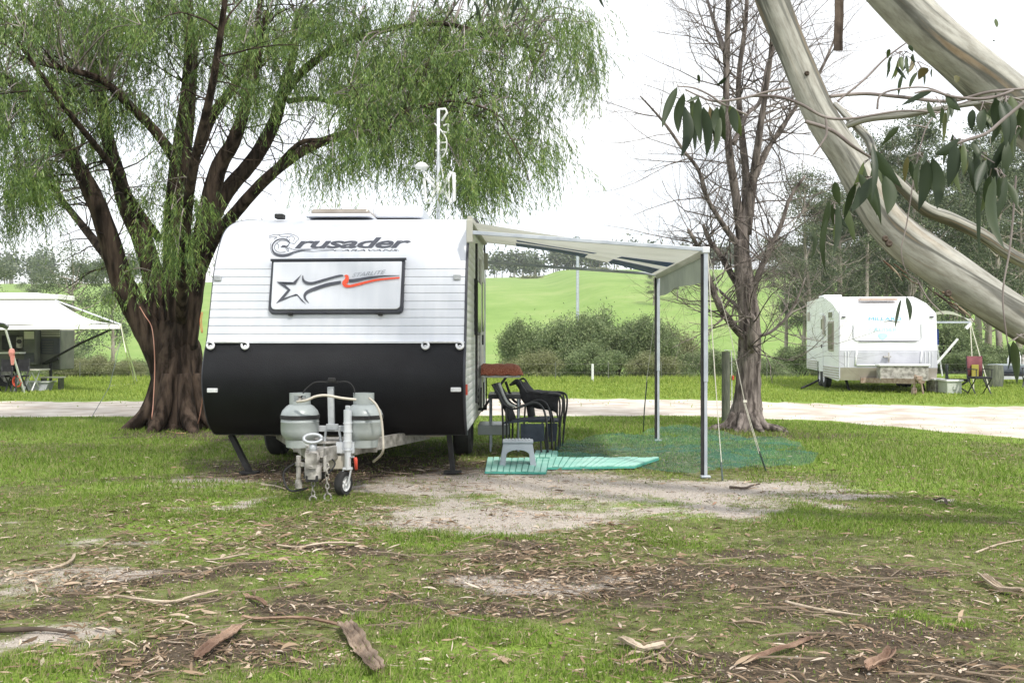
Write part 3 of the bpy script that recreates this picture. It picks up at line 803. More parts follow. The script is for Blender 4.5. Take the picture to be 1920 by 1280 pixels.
# ------------------------------------------------------------------ weeping peppermint tree
M_weep = mat('weeping_leaves', (.045, .10, .022), (.24, .36, .075), scale=1.4, rough=.45, transl=.34,
             island=[(0, (.035, .075, .02)), (.35, (.085, .16, .035)), (.7, (.18, .28, .06)), (.93, (.33, .42, .12)), (1, (.24, .20, .09))])
def weeping_tree():
    random.seed(4)
    o = thing('weeping_peppermint_tree', 'big weeping tree with dark multiple trunks left of the main caravan', 'tree', tuple(G(335, 803)))
    t = MB(); D = 15.0
    limb(t, [(335, 808, D), (335, 795, D), (334, 775, D), (333, 745, D), (332, 705, D), (332, 665, D), (330, 630, D), (330, 600, D)], [.54, .46, .40, .37, .365, .37, .35, .26, .20], 26)
    for a, r0, L in ((.2, .12, .35), (1.2, .10, .3), (2.9, .12, .5), (3.7, .12, .4), (4.5, .12, .35), (5.3, .13, .4), (5.9, .10, .3)):
        b = G(335, 803); t.tube(crm([b + Vector((cos(a) * .28, sin(a) * .28, .8)), b + Vector((cos(a) * .42, sin(a) * .42, .3)), b + Vector((cos(a) * (.5 + L * .4), sin(a) * (.5 + L * .4), .06)), b + Vector((cos(a) * (.5 + L), sin(a) * (.5 + L), -.06))], 4), resample([r0 * .8, r0, r0 * .8, r0 * .25], 13), 9)
    for dx, r0 in ((-.17, .14), (.05, .17), (.2, .13)):      # fluted trunk
        b = P(334, 790, D); t.tube(crm([b + Vector((dx * 1.5, -.28, -.1)), b + Vector((dx, -.27, .6)), b + Vector((dx * .9, -.2, 1.2)), b + Vector((dx * 1.3, -.1, 1.7))], 4), resample([r0, r0 * .85, r0 * .6, r0 * .2], 13), 10, wob=.08)
    t.build('trunk', M_darkbark, o, smooth=True, wc=True)
    L = [([(318, 720, 14.9), (300, 670, 14.9), (268, 605, 14.8), (230, 530, 14.7), (205, 450, 14.6), (178, 375, 14.5), (148, 315, 14.4), (108, 250, 14.2), (60, 190, 14), (0, 140, 13.8)], [.32, .27, .25, .22, .19, .17, .14, .12, .09, .06]),
         ([(310, 640, D), (298, 560, 15.2), (268, 450, 15.4), (243, 400, 15.5), (215, 310, 15.7), (200, 250, 15.9), (186, 160, 16), (150, 90, 16.2), (100, -20, 16.4)], [.24, .22, .2, .18, .15, .13, .1, .08, .05]),
         ([(338, 660, D), (334, 560, D), (328, 450, 15.1), (335, 330, 15.1), (350, 210, 15.2), (358, 100, 15.3), (352, 0, 15.4), (350, -150, 15.5)], [.30, .26, .23, .20, .16, .13, .10, .06]),
         ([(345, 650, 14.9), (360, 540, 14.8), (378, 450, 14.6), (392, 380, 14.5), (412, 310, 14.4), (438, 265, 14.3), (460, 200, 14.2), (480, 120, 14.1), (500, 20, 14)], [.26, .22, .18, .17, .15, .13, .1, .08, .05]),
         ([(350, 560, D), (385, 440, D), (425, 360, 15.2), (475, 300, 15.3), (512, 235, 15.4), (530, 175, 15.4), (548, 110, 15.5), (560, 20, 15.6)], [.2, .17, .15, .15, .13, .11, .08, .05]),
         ([(370, 520, D), (400, 450, 14.6), (440, 400, 14.3), (500, 335, 14.0), (570, 282, 13.8), (650, 250, 13.6), (725, 228, 13.4), (800, 240, 13.2), (860, 280, 13.1)], [.14, .125, .115, .10, .085, .07, .055, .04, .02]),
         ([(515, 220, 15.4), (540, 165, 15.2), (590, 115, 15.0), (650, 80, 14.8), (730, 55, 14.5), (830, 45, 14.3), (930, 70, 14.1), (1020, 100, 14)], [.10, .09, .08, .07, .055, .045, .03, .015]),
         ([(330, 300, 15.1), (290, 245, 14.8), (245, 200, 14.5), (190, 150, 14.2), (120, 130, 13.9), (40, 110, 13.6)], [.12, .10, .09, .07, .05, .03]),
         ([(370, 285, 15.2), (400, 215, 15.0), (440, 160, 14.8), (475, 90, 14.7), (488, 0, 14.6)], [.12, .1, .085, .07, .05]),
         ([(500, 335, 14.0), (560, 270, 13.6), (620, 262, 13.4), (700, 245, 13.1), (760, 210, 12.9), (850, 190, 12.8), (930, 210, 12.7)], [.05, .045, .04, .035, .03, .02, .01]),
         ([(540, 190, 15.4), (590, 185, 15.8), (650, 195, 16.1), (740, 170, 16.4), (830, 150, 16.6), (940, 180, 16.8)], [.06, .05, .045, .04, .03, .015]),
         ([(300, 600, D), (250, 560, 15.8), (215, 500, 16.6), (160, 430, 17.4), (80, 330, 18.2)], [.18, .15, .12, .09, .05]),
         ([(340, 600, 14.7), (345, 480, 13.9), (360, 330, 13.0), (400, 150, 12.2), (430, -60, 11.6)], [.12, .1, .08, .06, .03]),
         ([(300, 450, 15.6), (250, 380, 15.2), (200, 300, 14), (120, 200, 13), (20, 60, 12.2)], [.09, .08, .065, .05, .03])]
    allp = []
    for pix, rad in L:
        rad = [q * .76 for q in rad]; b = MB(); pts = limb(b, pix, rad, 12 if rad[0] > .1 else 8)
        allp += [(p, i / len(pts)) for i, p in enumerate(pts)]
        n = len(pts)
        for k in range(int(n * .5)):
            i = random.randint(int(n * .4), n - 2); d = (pts[i + 1] - pts[i]).normalized()
            a = d.orthogonal(); a.rotate(Matrix.Rotation(random.uniform(0, 2 * pi), 3, d))
            twigs(b, pts[i], (d * .6 + a * .8).normalized(), random.uniform(.5, 1.3), .014, 2, up=-.1, seed_n=3, wander=.25)
        b.build('limb', M_darkbark, o, smooth=True, wc=True)
    # foliage clumps: px, py, half width, half height, depth, streamers
    B = [(30, 40, 90, 90, 13.5, 260), (20, 200, 80, 90, 13.8, 250), (40, 330, 70, 60, 14.2, 150), (120, 60, 90, 90, 14.5, 260), (130, 190, 90, 70, 14.8, 200), (100, 310, 70, 60, 14.4, 130),
         (170, 290, 50, 60, 15.5, 80), (210, 110, 80, 100, 15.5, 220), (230, 20, 90, 60, 14, 200), (270, 90, 70, 80, 14.6, 130), (310, 20, 80, 50, 15, 150), (225, 215, 50, 50, 15.2, 80), (400, 40, 80, 60, 15, 160), (380, 130, 50, 50, 15.3, 50),
         (20, 400, 60, 40, 14.6, 60), (70, 380, 40, 30, 14.8, 40),
         (330, 190, 45, 60, 15.2, 35), (300, 290, 40, 40, 15.3, 30), (460, 150, 40, 60, 13.9, 130), (470, 60, 60, 60, 14.2, 120), (560, 60, 70, 60, 14.5, 150), (640, 40, 90, 50, 14.4, 200), (560, 170, 45, 40, 14.6, 60),
         (680, 120, 70, 50, 14, 150), (640, 160, 50, 50, 15.8, 70), (700, 200, 70, 45, 13.6, 130), (660, 255, 45, 35, 13.4, 60), (740, 250, 55, 40, 13.3, 95), (800, 60, 90, 60, 14.2, 230), (790, 140, 80, 60, 13.8, 200),
         (830, 230, 60, 60, 13.2, 170), (870, 300, 45, 40, 13.1, 90), (800, 300, 35, 35, 13.3, 40), (560, 290, 30, 20, 13.8, 24), (700, 300, 40, 25, 13.5, 40), (610, 310, 40, 20, 13.7, 34), (640, 300, 25, 20, 13.7, 20),
         (880, 130, 80, 70, 14, 230), (930, 230, 45, 60, 13.5, 80), (970, 40, 70, 50, 14.2, 160), (1000, 120, 60, 40, 14, 75), (1060, 50, 45, 50, 14, 75), (1090, 110, 35, 35, 14, 45), (1020, 190, 25, 20, 13.9, 14),
         (960, 290, 35, 30, 13.6, 26), (1010, 260, 30, 20, 13.7, 16), (990, 300, 30, 20, 13.7, 10), (930, 335, 35, 25, 13.4, 30), (905, 345, 40, 35, 13.2, 70), (860, 350, 30, 25, 13.2, 40), (1000, 230, 40, 30, 13.7, 40), (1015, 290, 22, 20, 13.8, 22), (1110, 150, 20, 30, 14, 30), (760, 200, 60, 60, 15.6, 90), (880, 60, 100, 60, 16, 120),
         (340, 370, 35, 40, 14.2, 55), (325, 450, 25, 40, 14.1, 40), (355, 480, 22, 35, 14.1, 40), (290, 540, 22, 30, 14.2, 24), (250, 500, 22, 35, 14.2, 22), (375, 390, 25, 40, 14.3, 26), (270, 395, 40, 50, 14.6, 40), (215, 540, 14, 30, 14.5, 10),
         (200, -80, 260, 90, 15, 380), (600, -90, 260, 80, 15, 340), (950, -60, 160, 60, 15, 120), (350, -220, 400, 90, 15.5, 300), (-120, 100, 90, 200, 15, 200), (100, 150, 160, 140, 18.5, 240), (450, 80, 200, 110, 18.5, 220), (750, 120, 180, 90, 18, 180)]
    C = []; Dm = []; Nn = []; LL = []; WW = []; tw = MB()
    r = np.random.default_rng(8)
    for bx, by, rx, ry, d, cnt in B:
        c3 = P(bx, by, d)
        near = sorted(allp, key=lambda q: (q[0] - c3).length_squared + (0 if q[1] > .3 else 4))[:6]
        tufts = max(3, int(cnt / (5.4 if by > 60 and bx > 500 else 6.2)))
        for j in range(tufts):
            q = random.choice(near)[0]
            e = P(bx + r.normal(0, rx * .52), by + r.normal(0, ry * .5) - 8, d + r.normal(0, .75))
            if j % 3 == 0:
                mid = q.lerp(e, .55) + Vector((0, 0, random.uniform(.05, .3)))
                cr_ = crm([q, mid, e], 4); tw.tube(cr_, resample([.014, .009, .003], len(cr_)), 4, cap=False); prev = e
            else:
                tw.tube([prev, prev.lerp(e, .5) + Vector((0, 0, .08)), e], [.006, .004, .002], 3, cap=False)
            big = r.uniform(.5, 1.25); side = r.normal(0, .10, 2)
            for s in range(int(15 * big)):
                o3 = np.array([r.normal(0, .11), r.normal(0, .11), r.normal(0, .07)]) * big
                LN = r.uniform(.18, .62) * big
                nl = max(5, int(LN / .021))
                tt = np.linspace(0, 1, nl)
                sx_, sy_ = side[0] + o3[0] * 1.3 + r.normal(0, .08), side[1] + o3[1] * 1.3 + r.normal(0, .08)
                arch = tt * (1 - .35 * tt)
                C.append(np.stack([e.x + o3[0] + sx_ * arch, e.y + o3[1] + sy_ * arch, e.z + o3[2] + .06 * tt - LN * tt ** 1.35], 1))
                Dm.append(np.stack([r.normal(0, .5, nl) + sx_, r.normal(0, .5, nl) + sy_, -np.ones(nl) * 1.1], 1)); LL.append(r.uniform(.045, .105, nl)); WW.append(r.uniform(.008, .0145, nl))
    C = np.concatenate(C); Dm = np.concatenate(Dm); LL = np.concatenate(LL); WW = np.concatenate(WW)
    leaves_obj('crown', [leaf_arrays(C, Dm, rdir(len(C)), LL, WW, curve=rng.normal(0, .08, len(C)))], M_weep, o, wc=True)
    tw.build('branchlets', M_twig, o, wc=True)
    print('weeping leaves', len(C))
weeping_tree()

# ------------------------------------------------------------------ near gum tree
def gum_limb_mat():
    m = bpy.data.materials.new('smooth_gum_bark'); m.use_nodes = True
    n, l = m.node_tree.nodes, m.node_tree.links; b = n['Principled BSDF']; b.inputs['Roughness'].default_value = .75; b.inputs['Specular IOR Level'].default_value = .25
    uv = n.new('ShaderNodeAttribute'); uv.attribute_name = 'barkuv'
    mp = n.new('ShaderNodeMapping'); mp.inputs['Scale'].default_value = (.95, .36, .95); l.new(uv.outputs['Vector'], mp.inputs[0])
    n1 = n.new('ShaderNodeTexNoise'); n1.inputs['Scale'].default_value = 1.6; n1.inputs['Detail'].default_value = 3; n1.inputs['Roughness'].default_value = .45; n1.inputs['Distortion'].default_value = .6
    l.new(mp.outputs[0], n1.inputs[0])
    r = n.new('ShaderNodeValToRGB'); e = r.color_ramp.elements
    cs = [(.28, (.27, .20, .12)), (.37, (.26, .215, .16)), (.42, (.14, .14, .125)), (.49, (.20, .20, .18)), (.525, (.37, .365, .33)), (.66, (.50, .49, .445)), (.76, (.43, .38, .31))]
    while len(e) < len(cs): e.new(.5)
    for i, (p, c) in enumerate(cs): e[i].position = p; e[i].color = (*c, 1)
    l.new(n1.outputs['Fac'], r.inputs[0])
    n2 = n.new('ShaderNodeTexNoise'); n2.inputs['Scale'].default_value = 4.5; n2.inputs['Detail'].default_value = 9; n2.inputs['Roughness'].default_value = .7; l.new(uv.outputs['Vector'], n2.inputs[0])
    mx = n.new('ShaderNodeMix'); mx.data_type = 'RGBA'; mx.blend_type = 'MULTIPLY'; mx.inputs[0].default_value = .55
    r2 = n.new('ShaderNodeValToRGB'); r2.color_ramp.elements[0].position = .38; r2.color_ramp.elements[0].color = (.38, .35, .31, 1); r2.color_ramp.elements[1].position = .6; r2.color_ramp.elements[1].color = (1, 1, 1, 1)
    l.new(n2.outputs['Fac'], r2.inputs[0]); l.new(r.outputs[0], mx.inputs[6]); l.new(r2.outputs[0], mx.inputs[7]); l.new(mx.outputs[2], b.inputs['Base Color'])
    bp = n.new('ShaderNodeBump'); bp.inputs['Strength'].default_value = .35; bp.inputs['Distance'].default_value = .01; l.new(n1.outputs['Fac'], bp.inputs['Height']); l.new(bp.outputs[0], b.inputs['Normal'])
    return m
M_limb = gum_limb_mat()
def bark_tube(name, pix, rad, parent, n=28, world=False, seam=0.0):
    pts = crm(pix if world else [P(a, b, c) for a, b, c in pix], 8)
    m = MB(); rr = resample(rad, len(pts)); m.tube(pts, rr, n)
    ob = m.build(name, M_limb, parent, smooth=True, wc=True)
    uv = []; s = 0
    for i in range(len(pts)):
        if i: s += (pts[i] - pts[i - 1]).length
        for k in range(n):
            a = 2 * pi * k / n + s * .35 + seam
            uv.append((cos(a), s * 1.6, sin(a)))
            # lumpy surface
            v = ob.data.vertices[i * n + k]; lump = 1 + .05 * math.sin(a * 2 + s * 3) + .025 * math.sin(a * 5 - s * 7)
            v.co = pts[i] + (v.co - pts[i]) * lump
    at = ob.data.attributes.new('barkuv', 'FLOAT_VECTOR', 'POINT'); at.data.foreach_set('vector', np.array(uv, dtype=np.float32).ravel())
    return pts
M_bigleaf = mat('large_gum_leaves', (.025, .042, .02), (.06, .085, .035), scale=9, rough=.45, transl=.22, spec=.4,
                island=[(0, (.015, .028, .014)), (.4, (.032, .052, .022)), (.75, (.06, .085, .035)), (.92, (.13, .17, .045)), (1, (.20, .11, .06))])
def gum_near():
    random.seed(12)
    global KN
    o = thing('leaning_gum_tree', 'smooth barked gum with two thick pale limbs leaning in from the right', 'tree', (4.7, 6.4, 0))
    base = [Vector((4.75, 6.45, -.1)), Vector((4.65, 6.42, .5)), Vector((4.35, 6.38, 1.0)), Vector((3.85, 6.34, 1.2))]
    l1 = [P(a, b, 6.3) for a, b in ((1960, 622), (1900, 590), (1835, 547), (1735, 479), (1690, 444), (1650, 400), (1591, 300), (1558, 250), (1530, 200), (1489, 100), (1448, 0), (1420, -90), (1380, -220))]
    bark_tube('limb', base + l1, [.30, .26, .20, .165, .132, .130, .127, .124, .118, .112, .104, .103, .099, .088, .095, .095, .09], o, world=True, seam=2.1)
    l2 = [Vector((4.55, 6.45, .5)), Vector((4.3, 6.5, 1.6)), Vector((3.9, 6.5, 2.3))] + [P(a, b, 6.5) for a, b in ((1985, 268), (1900, 197), (1820, 125), (1745, 60), (1685, 0), (1620, -70), (1520, -180))]
    bark_tube('limb', l2, [.24, .21, .19, .17, .162, .158, .152, .147, .142, .135, .12], o, world=True, seam=.6)
    bark_tube('limb', [(2010, 520, 5.4), (1920, 490, 5.3), (1880, 468, 5.2), (1840, 440, 5.1), (1785, 412, 5.0), (1735, 392, 4.9), (1700, 360, 4.85), (1660, 320, 4.8), (1638, 290, 4.8)], [.04, .036, .034, .032, .032, .03, .026, .024, .022], o, n=12)
    bark_tube('limb', [(1638, 290, 4.8), (1628, 262, 4.85), (1608, 240, 4.9), (1585, 215, 5), (1566, 195, 5.1)], [.022, .022, .02, .018, .012], o, n=10)
    bark_tube('limb', [(1590, 235, 4.9), (1630, 222, 4.8), (1690, 216, 4.7), (1745, 207, 4.6), (1800, 198, 4.5), (1870, 190, 4.4), (1960, 180, 4.3)], [.016, .018, .016, .014, .012, .009, .006], o, n=8)
    def tl(pix, r=.004): 
        pts = crm([P(a, b, c) for a, b, c in pix], 6); MB().tube(pts, resample([r, r, r * .6], len(pts)), 6, cap=False).build('twig', M_twig, o, smooth=True, wc=True)
    tl([(1410, 180, 4.2), (1460, 182, 4.2), (1500, 195, 4.2), (1548, 220, 4.2), (1600, 222, 4.2), (1690, 208, 4.2), (1770, 212, 4.2)], .006)
    tl([(1510, 228, 4.3), (1560, 245, 4.3), (1600, 275, 4.3), (1632, 295, 4.4)], .008)
    tl([(1548, 220, 4.2), (1550, 250, 4.2), (1540, 270, 4.2), (1525, 290, 4.2)], .005)
    tl([(1556, 181, 4.6), (1620, 176, 4.6), (1690, 182, 4.5), (1780, 190, 4.4), (1860, 172, 4.3), (1960, 165, 4.2)], .008)
    tl([(1920, 192, 3.3), (1880, 225, 3.3), (1850, 250, 3.3), (1815, 262, 3.3), (1780, 275, 3.3), (1760, 290, 3.3)], .006)
    tl([(1570, 190, 4.4), (1620, 150, 4.4), (1660, 110, 4.4), (1700, 80, 4.4)], .005)
    tl([(1645, 205, 3.8), (1650, 180, 3.8), (1680, 168, 3.8), (1740, 165, 3.8), (1800, 190, 3.8)], .004)
    tl([(1900, 170, 3.6), (1850, 185, 3.6), (1790, 182, 3.6), (1745, 170, 3.6), (1715, 175, 3.6)], .005)
    tl([(1740, 240, 4), (1720, 236, 4), (1700, 236, 4)], .003)
    tl([(1960, 205, 4), (1880, 180, 4), (1800, 195, 4), (1745, 225, 4), (1720, 300, 4), (1700, 420, 4), (1690, 470, 4), (1700, 510, 4), (1720, 525, 4)], .003)
    tl([(1905, 330, 4), (1900, 400, 4), (1893, 470, 4), (1880, 560, 4), (1895, 680, 4)], .004)
    tl([(1720, 525, 4), (1740, 560, 4), (1770, 590, 4)], .003)
    tl([(1480, 165, 3.5), (1440, 172, 3.5), (1390, 185, 3.5), (1340, 190, 3.5), (1310, 180, 3.5), (1285, 168, 3.5)], .004)
    tl([(1400, 215, 3.6), (1355, 195, 3.5), (1330, 178, 3.5), (1300, 165, 3.5), (1270, 162, 3.5)], .004)
    # big sickle leaves: stalk px, tip px, width px, depth
    LV = [(1270, 163, 1241, 240, 17, 3.5), (1282, 175, 1272, 250, 20, 3.5), (1284, 200, 1277, 295, 22, 3.5), (1296, 180, 1299, 260, 12, 3.5), (1310, 182, 1314, 270, 22, 3.4), (1318, 200, 1325, 295, 20, 3.4),
          (1312, 178, 1286, 190, 8, 3.5), (1336, 205, 1342, 270, 9, 3.5), (1345, 200, 1350, 262, 22, 3.5), (1352, 200, 1360, 265, 20, 3.5), (1368, 198, 1390, 256, 20, 3.5), (1374, 200, 1382, 250, 18, 3.5), (1305, 230, 1303, 285, 10, 3.5),
          (1362, 146, 1344, 160, 8, 3.6), (1309, 140, 1311, 158, 8, 3.8),
          (1735, 296, 1722, 395, 24, 3.3), (1748, 295, 1757, 392, 25, 3.3), (1738, 285, 1730, 310, 10, 3.3), (1800, 262, 1752, 290, 22, 3.3), (1790, 270, 1778, 350, 26, 3.2), (1793, 275, 1803, 365, 22, 3.2), (1806, 268, 1806, 330, 12, 3.2),
          (1823, 265, 1838, 300, 14, 3.4), (1866, 330, 1884, 468, 30, 3.0), (1856, 330, 1846, 380, 14, 3.1), (1835, 350, 1836, 480, 10, 3.2), (1640, 282, 1692, 352, 24, 3.3), (1660, 330, 1664, 402, 28, 3.2), (1640, 330, 1597, 398, 24, 3.2), (1636, 270, 1634, 380, 14, 3.2),
          (1610, 325, 1650, 410, 20, 3.3), (1775, 175, 1802, 208, 22, 3.6), (1740, 190, 1757, 225, 16, 3.6), (1824, 205, 1822, 245, 16, 3.6), (1845, 205, 1840, 250, 22, 3.6), (1868, 185, 1865, 240, 20, 3.5), (1885, 190, 1893, 272, 24, 3.4), (1875, 190, 1886, 278, 18, 3.4),
          (1895, 180, 1902, 225, 18, 3.5), (1750, 168, 1690, 198, 12, 3.7), (1686, 238, 1655, 272, 12, 3.7), (1668, 130, 1663, 135, 6, 3.7), (1570, 385, 1562, 480, 14, 3.6), (1552, 405, 1548, 510, 11, 3.6), (1565, 340, 1575, 385, 16, 3.6), (1524, 425, 1520, 490, 8, 3.8),
          (1690, 560, 1678, 615, 9, 3.6), (1700, 556, 1706, 602, 14, 3.6), (1668, 92, 1664, 110, 10, 4), (1690, 106, 1693, 135, 10, 4), (1703, 85, 1712, 98, 8, 4), (1710, 103, 1716, 118, 12, 4), (1740, 128, 1722, 150, 18, 4), (1867, 35, 1869, 52, 8, 4),
          (1862, 75, 1866, 78, 5, 4), (1800, 145, 1790, 152, 16, 4.2), (1680, 125, 1700, 150, 7, 4), (1895, 265, 1880, 330, 16, 3.5), (1910, 200, 1916, 262, 20, 3.5), (1850, 300, 1830, 360, 18, 3.3)]
    lm = MB(); tw2 = MB(); r = random.Random(3)
    def big_leaf(a, b, w):
        T = (b - a); Ln = T.length; T.normalize(); S = T.cross(Vector((0, 1, 0)))
        if S.length < .1: S = Vector((1, 0, 0))
        S.normalize(); S = (S + Vector((0, r.uniform(-.5, .5), 0))).normalized(); U = S.cross(T)
        cv = r.uniform(-.10, .10) * Ln; cu = r.uniform(-.08, .08) * Ln; rows = []
        for i in range(9):
            t = i / 8; c = a + T * Ln * t + S * cv * sin(pi * t) + U * cu * sin(pi * t)
            ww = w / 2 * max(.03, (sin(pi * t ** .75)) ** .8)
            rows.append([c + S * ww + U * ww * .35, c, c - S * ww + U * ww * .35])
        lm.sheet(rows)
    for a, b, c, e, w, d in LV:
        big_leaf(P(a, b, d), P(c, e, d + r.uniform(-.05, .05)), w * .95 * d / F)
    # more leaves in hanging bunches along the twigs
    for cx, cy, k_, d in ((1648, 300, 7, 3.6), (1730, 300, 5, 3.5), (1790, 275, 8, 3.4), (1840, 300, 7, 3.6), (1870, 330, 6, 3.5), (1885, 195, 8, 3.6), (1840, 205, 5, 3.7), (1690, 110, 7, 4.4), (1720, 130, 6, 4.4), (1565, 395, 5, 3.8), (1325, 195, 4, 3.6), (1630, 345, 5, 3.4), (1905, 250, 5, 3.5), (1770, 195, 4, 3.8), (1910, 640, 3, 3.6)):
        for q in range(k_):
            a = P(cx + r.gauss(0, 16), cy + r.gauss(0, 9), d + r.uniform(-.12, .12)); L_ = r.uniform(.07, .17) * (.6 if d > 4 else 1)
            big_leaf(a, a + Vector((r.gauss(0, .25), r.gauss(0, .25), -1)).normalized() * L_, L_ * r.uniform(.13, .24))
            tw2.tube([P(cx + r.gauss(0, 5), cy - 14, d), a], [.0022, .0014], 4, cap=False)
    # foliage hanging into the top of the frame
    for k in range(80):
        px = r.gauss(965, 55); d = r.uniform(5.5, 6.5); a = P(px, r.uniform(-60, 8), d)
        big_leaf(a, a + Vector((r.uniform(-.05, .05), r.uniform(-.03, .03), -r.uniform(.07, .13))), .016)
    lm.build('near_leaves', M_bigleaf, o, smooth=True, wc=True)
    tag(tw2.build('leaf_stalk', M_twig, o, wc=True), kind='stuff')
    # knots, scars and shreds of peeling bark on the limb
    for px, py, s_, d in ((1514, 137, .011, 6.2), (1661, 447, .014, 6.18), (1668, 456, .016, 6.18), (1779, 550, .016, 6.19)):
        c = P(px, py, d); MB().lathe([(.001, .004), (s_ * .5, .0), (s_, -.004), (s_ * 1.5, .012)], c, 10, 'Y').build('knot', M_stick, o, smooth=True, wc=True)
    for k in range(16):
        t = r.random(); bx, by = (1650 + 260 * t, 432 + 175 * t); off = r.choice((-1, 1, 1)) ; 
        px, py = bx - off * 20 + r.gauss(0, 4), by + off * 32 + r.gauss(0, 4); a = P(px, py, 6.22 + .04 * r.random()); L_ = r.uniform(.05, .16); dv = Vector((.80, r.uniform(-.08, .08), -.55 + r.gauss(0, .12))).normalized()
        pts_ = [a + dv * L_ * u + Vector((0, -.02 * u * u, -.04 * u * u * r.random())) for u in (0, .3, .6, 1)]
        w_ = r.uniform(.003, .012)
        MB().sheet([[p + Vector((0, 0, w_ * ww)), p + Vector((0, -.006, 0)), p - Vector((0, 0, w_ * ww))] for p, ww in zip(pts_, (.5, 1, .8, .15))]).build('bark_shred', r.choice((M_bark_strip, M_bark_red, M_bark_pale, M_stick)), o, wc=True)
    # hanging bark ribbon
    s = MB(); pts = [P(1573 + r.uniform(-1, 1), y, 6.2) for y in (-260, -180, -100, -20, 30, 70, 95)]
    s.sheet([[p + Vector((-.028, 0, 0)), p + Vector((-.01, .012, 0)), p + Vector((.01, .012, 0)), p + Vector((.026, 0, 0))] for p in pts]).build('hanging_bark', M_stick, o, solid=.004, wc=True)
    # high crown over the camp (above the frame), which shades the foreground
    cm = MB(); cl = []
    src = [P(1380, -220, 6.3), P(1520, -170, 6.5)]
    for i in range(26):
        c = Vector((random.uniform(-7, 8), random.uniform(-1.5, 8.5), random.uniform(6.2, 10)))
        if c.z < CAMH + 720 * (c.y + 1.6) / F: c.z = CAMH + 720 * (c.y + 1.6) / F + .8
        q = src[i % 2]; mid = q.lerp(c, .5) + Vector((0, 0, 1.0)); cr_ = crm([q, q + Vector((-.2, 0, 1)), mid, c], 5)
        if min((p.z - CAMH) / max(p.y, .1) for p in cr_ if p.y > .3) < 700 / F and i > 3:
            pass
        cm.tube(cr_, resample([.06, .05, .03, .01], len(cr_)), 6, cap=False); cl.append(c)
    cm.build('upper_branch', M_gumbark, o, smooth=True, wc=True)
    parts = []
    for c in cl:
        n = 330; C = np.array(c) + rng.normal(size=(n, 3)) * np.array([1.0, 1.0, .45]); D = rdir(n); D[:, 2] -= .9
        k = (C[:, 2] - CAMH) > 700 / F * (C[:, 1] + .3); C, D = C[k], D[k]; n = len(C)
        parts.append(leaf_arrays(C, D, rdir(n), rng.uniform(.12, .2, n), rng.uniform(.03, .05, n)))
    leaves_obj('crown', parts, M_bigleaf, o, wc=True)
gum_near()

# ------------------------------------------------------------------ main caravan
M_white = mat('white_aluminium', (.63, .66, .72), (.74, .76, .81), scale=1.5, rough=.35, spec=.5, bump=.05, bscale=5, stretch=(6, 1, .7), lo=.25, hi=.7)
M_whitedirty = mat('side_cladding', (.60, .61, .60), (.74, .74, .73), scale=2.2, rough=.45)
M_black = mat('black_checker', (.006, .006, .008), (.010, .011, .013), scale=3, rough=.5, spec=.22, bump=.25, bscale=120)
M_rubber = mat('black_rubber', (.012, .012, .012), (.03, .03, .03), scale=12, rough=.8)
M_trim = mat('dark_trim', (.03, .033, .045), (.05, .053, .065), scale=5, rough=.5)
M_galv = mat('galvanised_steel', (.42, .44, .46), (.62, .64, .66), scale=9, rough=.5, metal=.55, bump=.08)
M_galvdirty = mat('weathered_steel', (.20, .19, .17), (.50, .48, .45), scale=12, rough=.65, metal=.35, bump=.2)
M_gas = mat('gas_bottle_paint', (.31, .345, .345), (.41, .445, .44), scale=4, rough=.4, metal=.15)
M_alu = mat('silver_aluminium', (.62, .65, .69), (.74, .76, .79), scale=6, rough=.4, metal=.4)
M_red = mat('red_plastic', (.55, .05, .03), (.65, .09, .05), scale=6, rough=.4)
M_coil = mat('orange_cord', (.55, .16, .07), (.62, .22, .1), rough=.6)
M_orange = mat('orange_red_vinyl', (.85, .07, .02), (.9, .10, .03), scale=3, rough=.4)
M_grey_v = mat('grey_vinyl', (.05, .055, .075), (.075, .08, .10), scale=6, rough=.4)
M_greyl_v = mat('light_grey_vinyl', (.32, .34, .38), (.40, .42, .46), scale=6, rough=.4)
M_glass = mat('dark_window', (.012, .015, .018), (.02, .024, .028), scale=3, rough=.08, spec=.8)
M_lens = mat('clear_lens', (.62, .64, .66), (.8, .8, .8), scale=30, rough=.2)
M_hose = mat('beige_gas_hose', (.45, .41, .34), (.56, .52, .45), scale=8, rough=.6)
M_hatch = mat('smoky_hatch_lid', (.25, .22, .19), (.40, .36, .32), scale=3, rough=.3)

TH = -0.0168; X0, Y0 = -1.64, 9.27
PROF = [(.36, .40), (.20, .50), (.10, .62), (.03, .76), (0, .90), (.01, 1.02), (.06, 1.16), (.13, 1.27), (.20, 1.47), (.265, 1.67), (.33, 1.87), (.40, 2.03), (.50, 2.18), (.66, 2.34), (.90, 2.45), (1.3, 2.54), (1.9, 2.62), (2.6, 2.66), (3.6, 2.66), (4.05, 2.62), (4.22, 2.50), (4.26, 2.2), (4.26, .42)]
_pf = [(v.x, v.y) for v in crm([(a, b, 0) for a, b in PROF[:19]], 5)]
def yf(z):
    return float(np.interp(z, [b for a, b in _pf], [a for a, b in _pf]))
def FS(px, py, off=.006):
    """caravan-local point on the curved front that the photo shows at the pixel"""
    yw = 9.4; x = 0; z = 1
    for i in range(14):
        xw = (px - 960) / F * yw; z = CAMH + (640 - py) / F * yw
        yl = yf(z); x = xw - X0 - .0168 * yl; yw = Y0 - .0168 * x + yl
    e = .01; dy = (yf(z + e) - yf(z - e)) / (2 * e); nrm = Vector((0, -1, dy)).normalized()
    return Vector((x, yf(z), z)) + nrm * off
def W2L(p):
    dx, dy = p[0] - X0, p[1] - Y0; c, s = cos(TH), sin(TH)
    return Vector((c * dx + s * dy, -s * dx + c * dy, p[2]))
def LPX(px, py, d): return W2L(P(px, py, d))

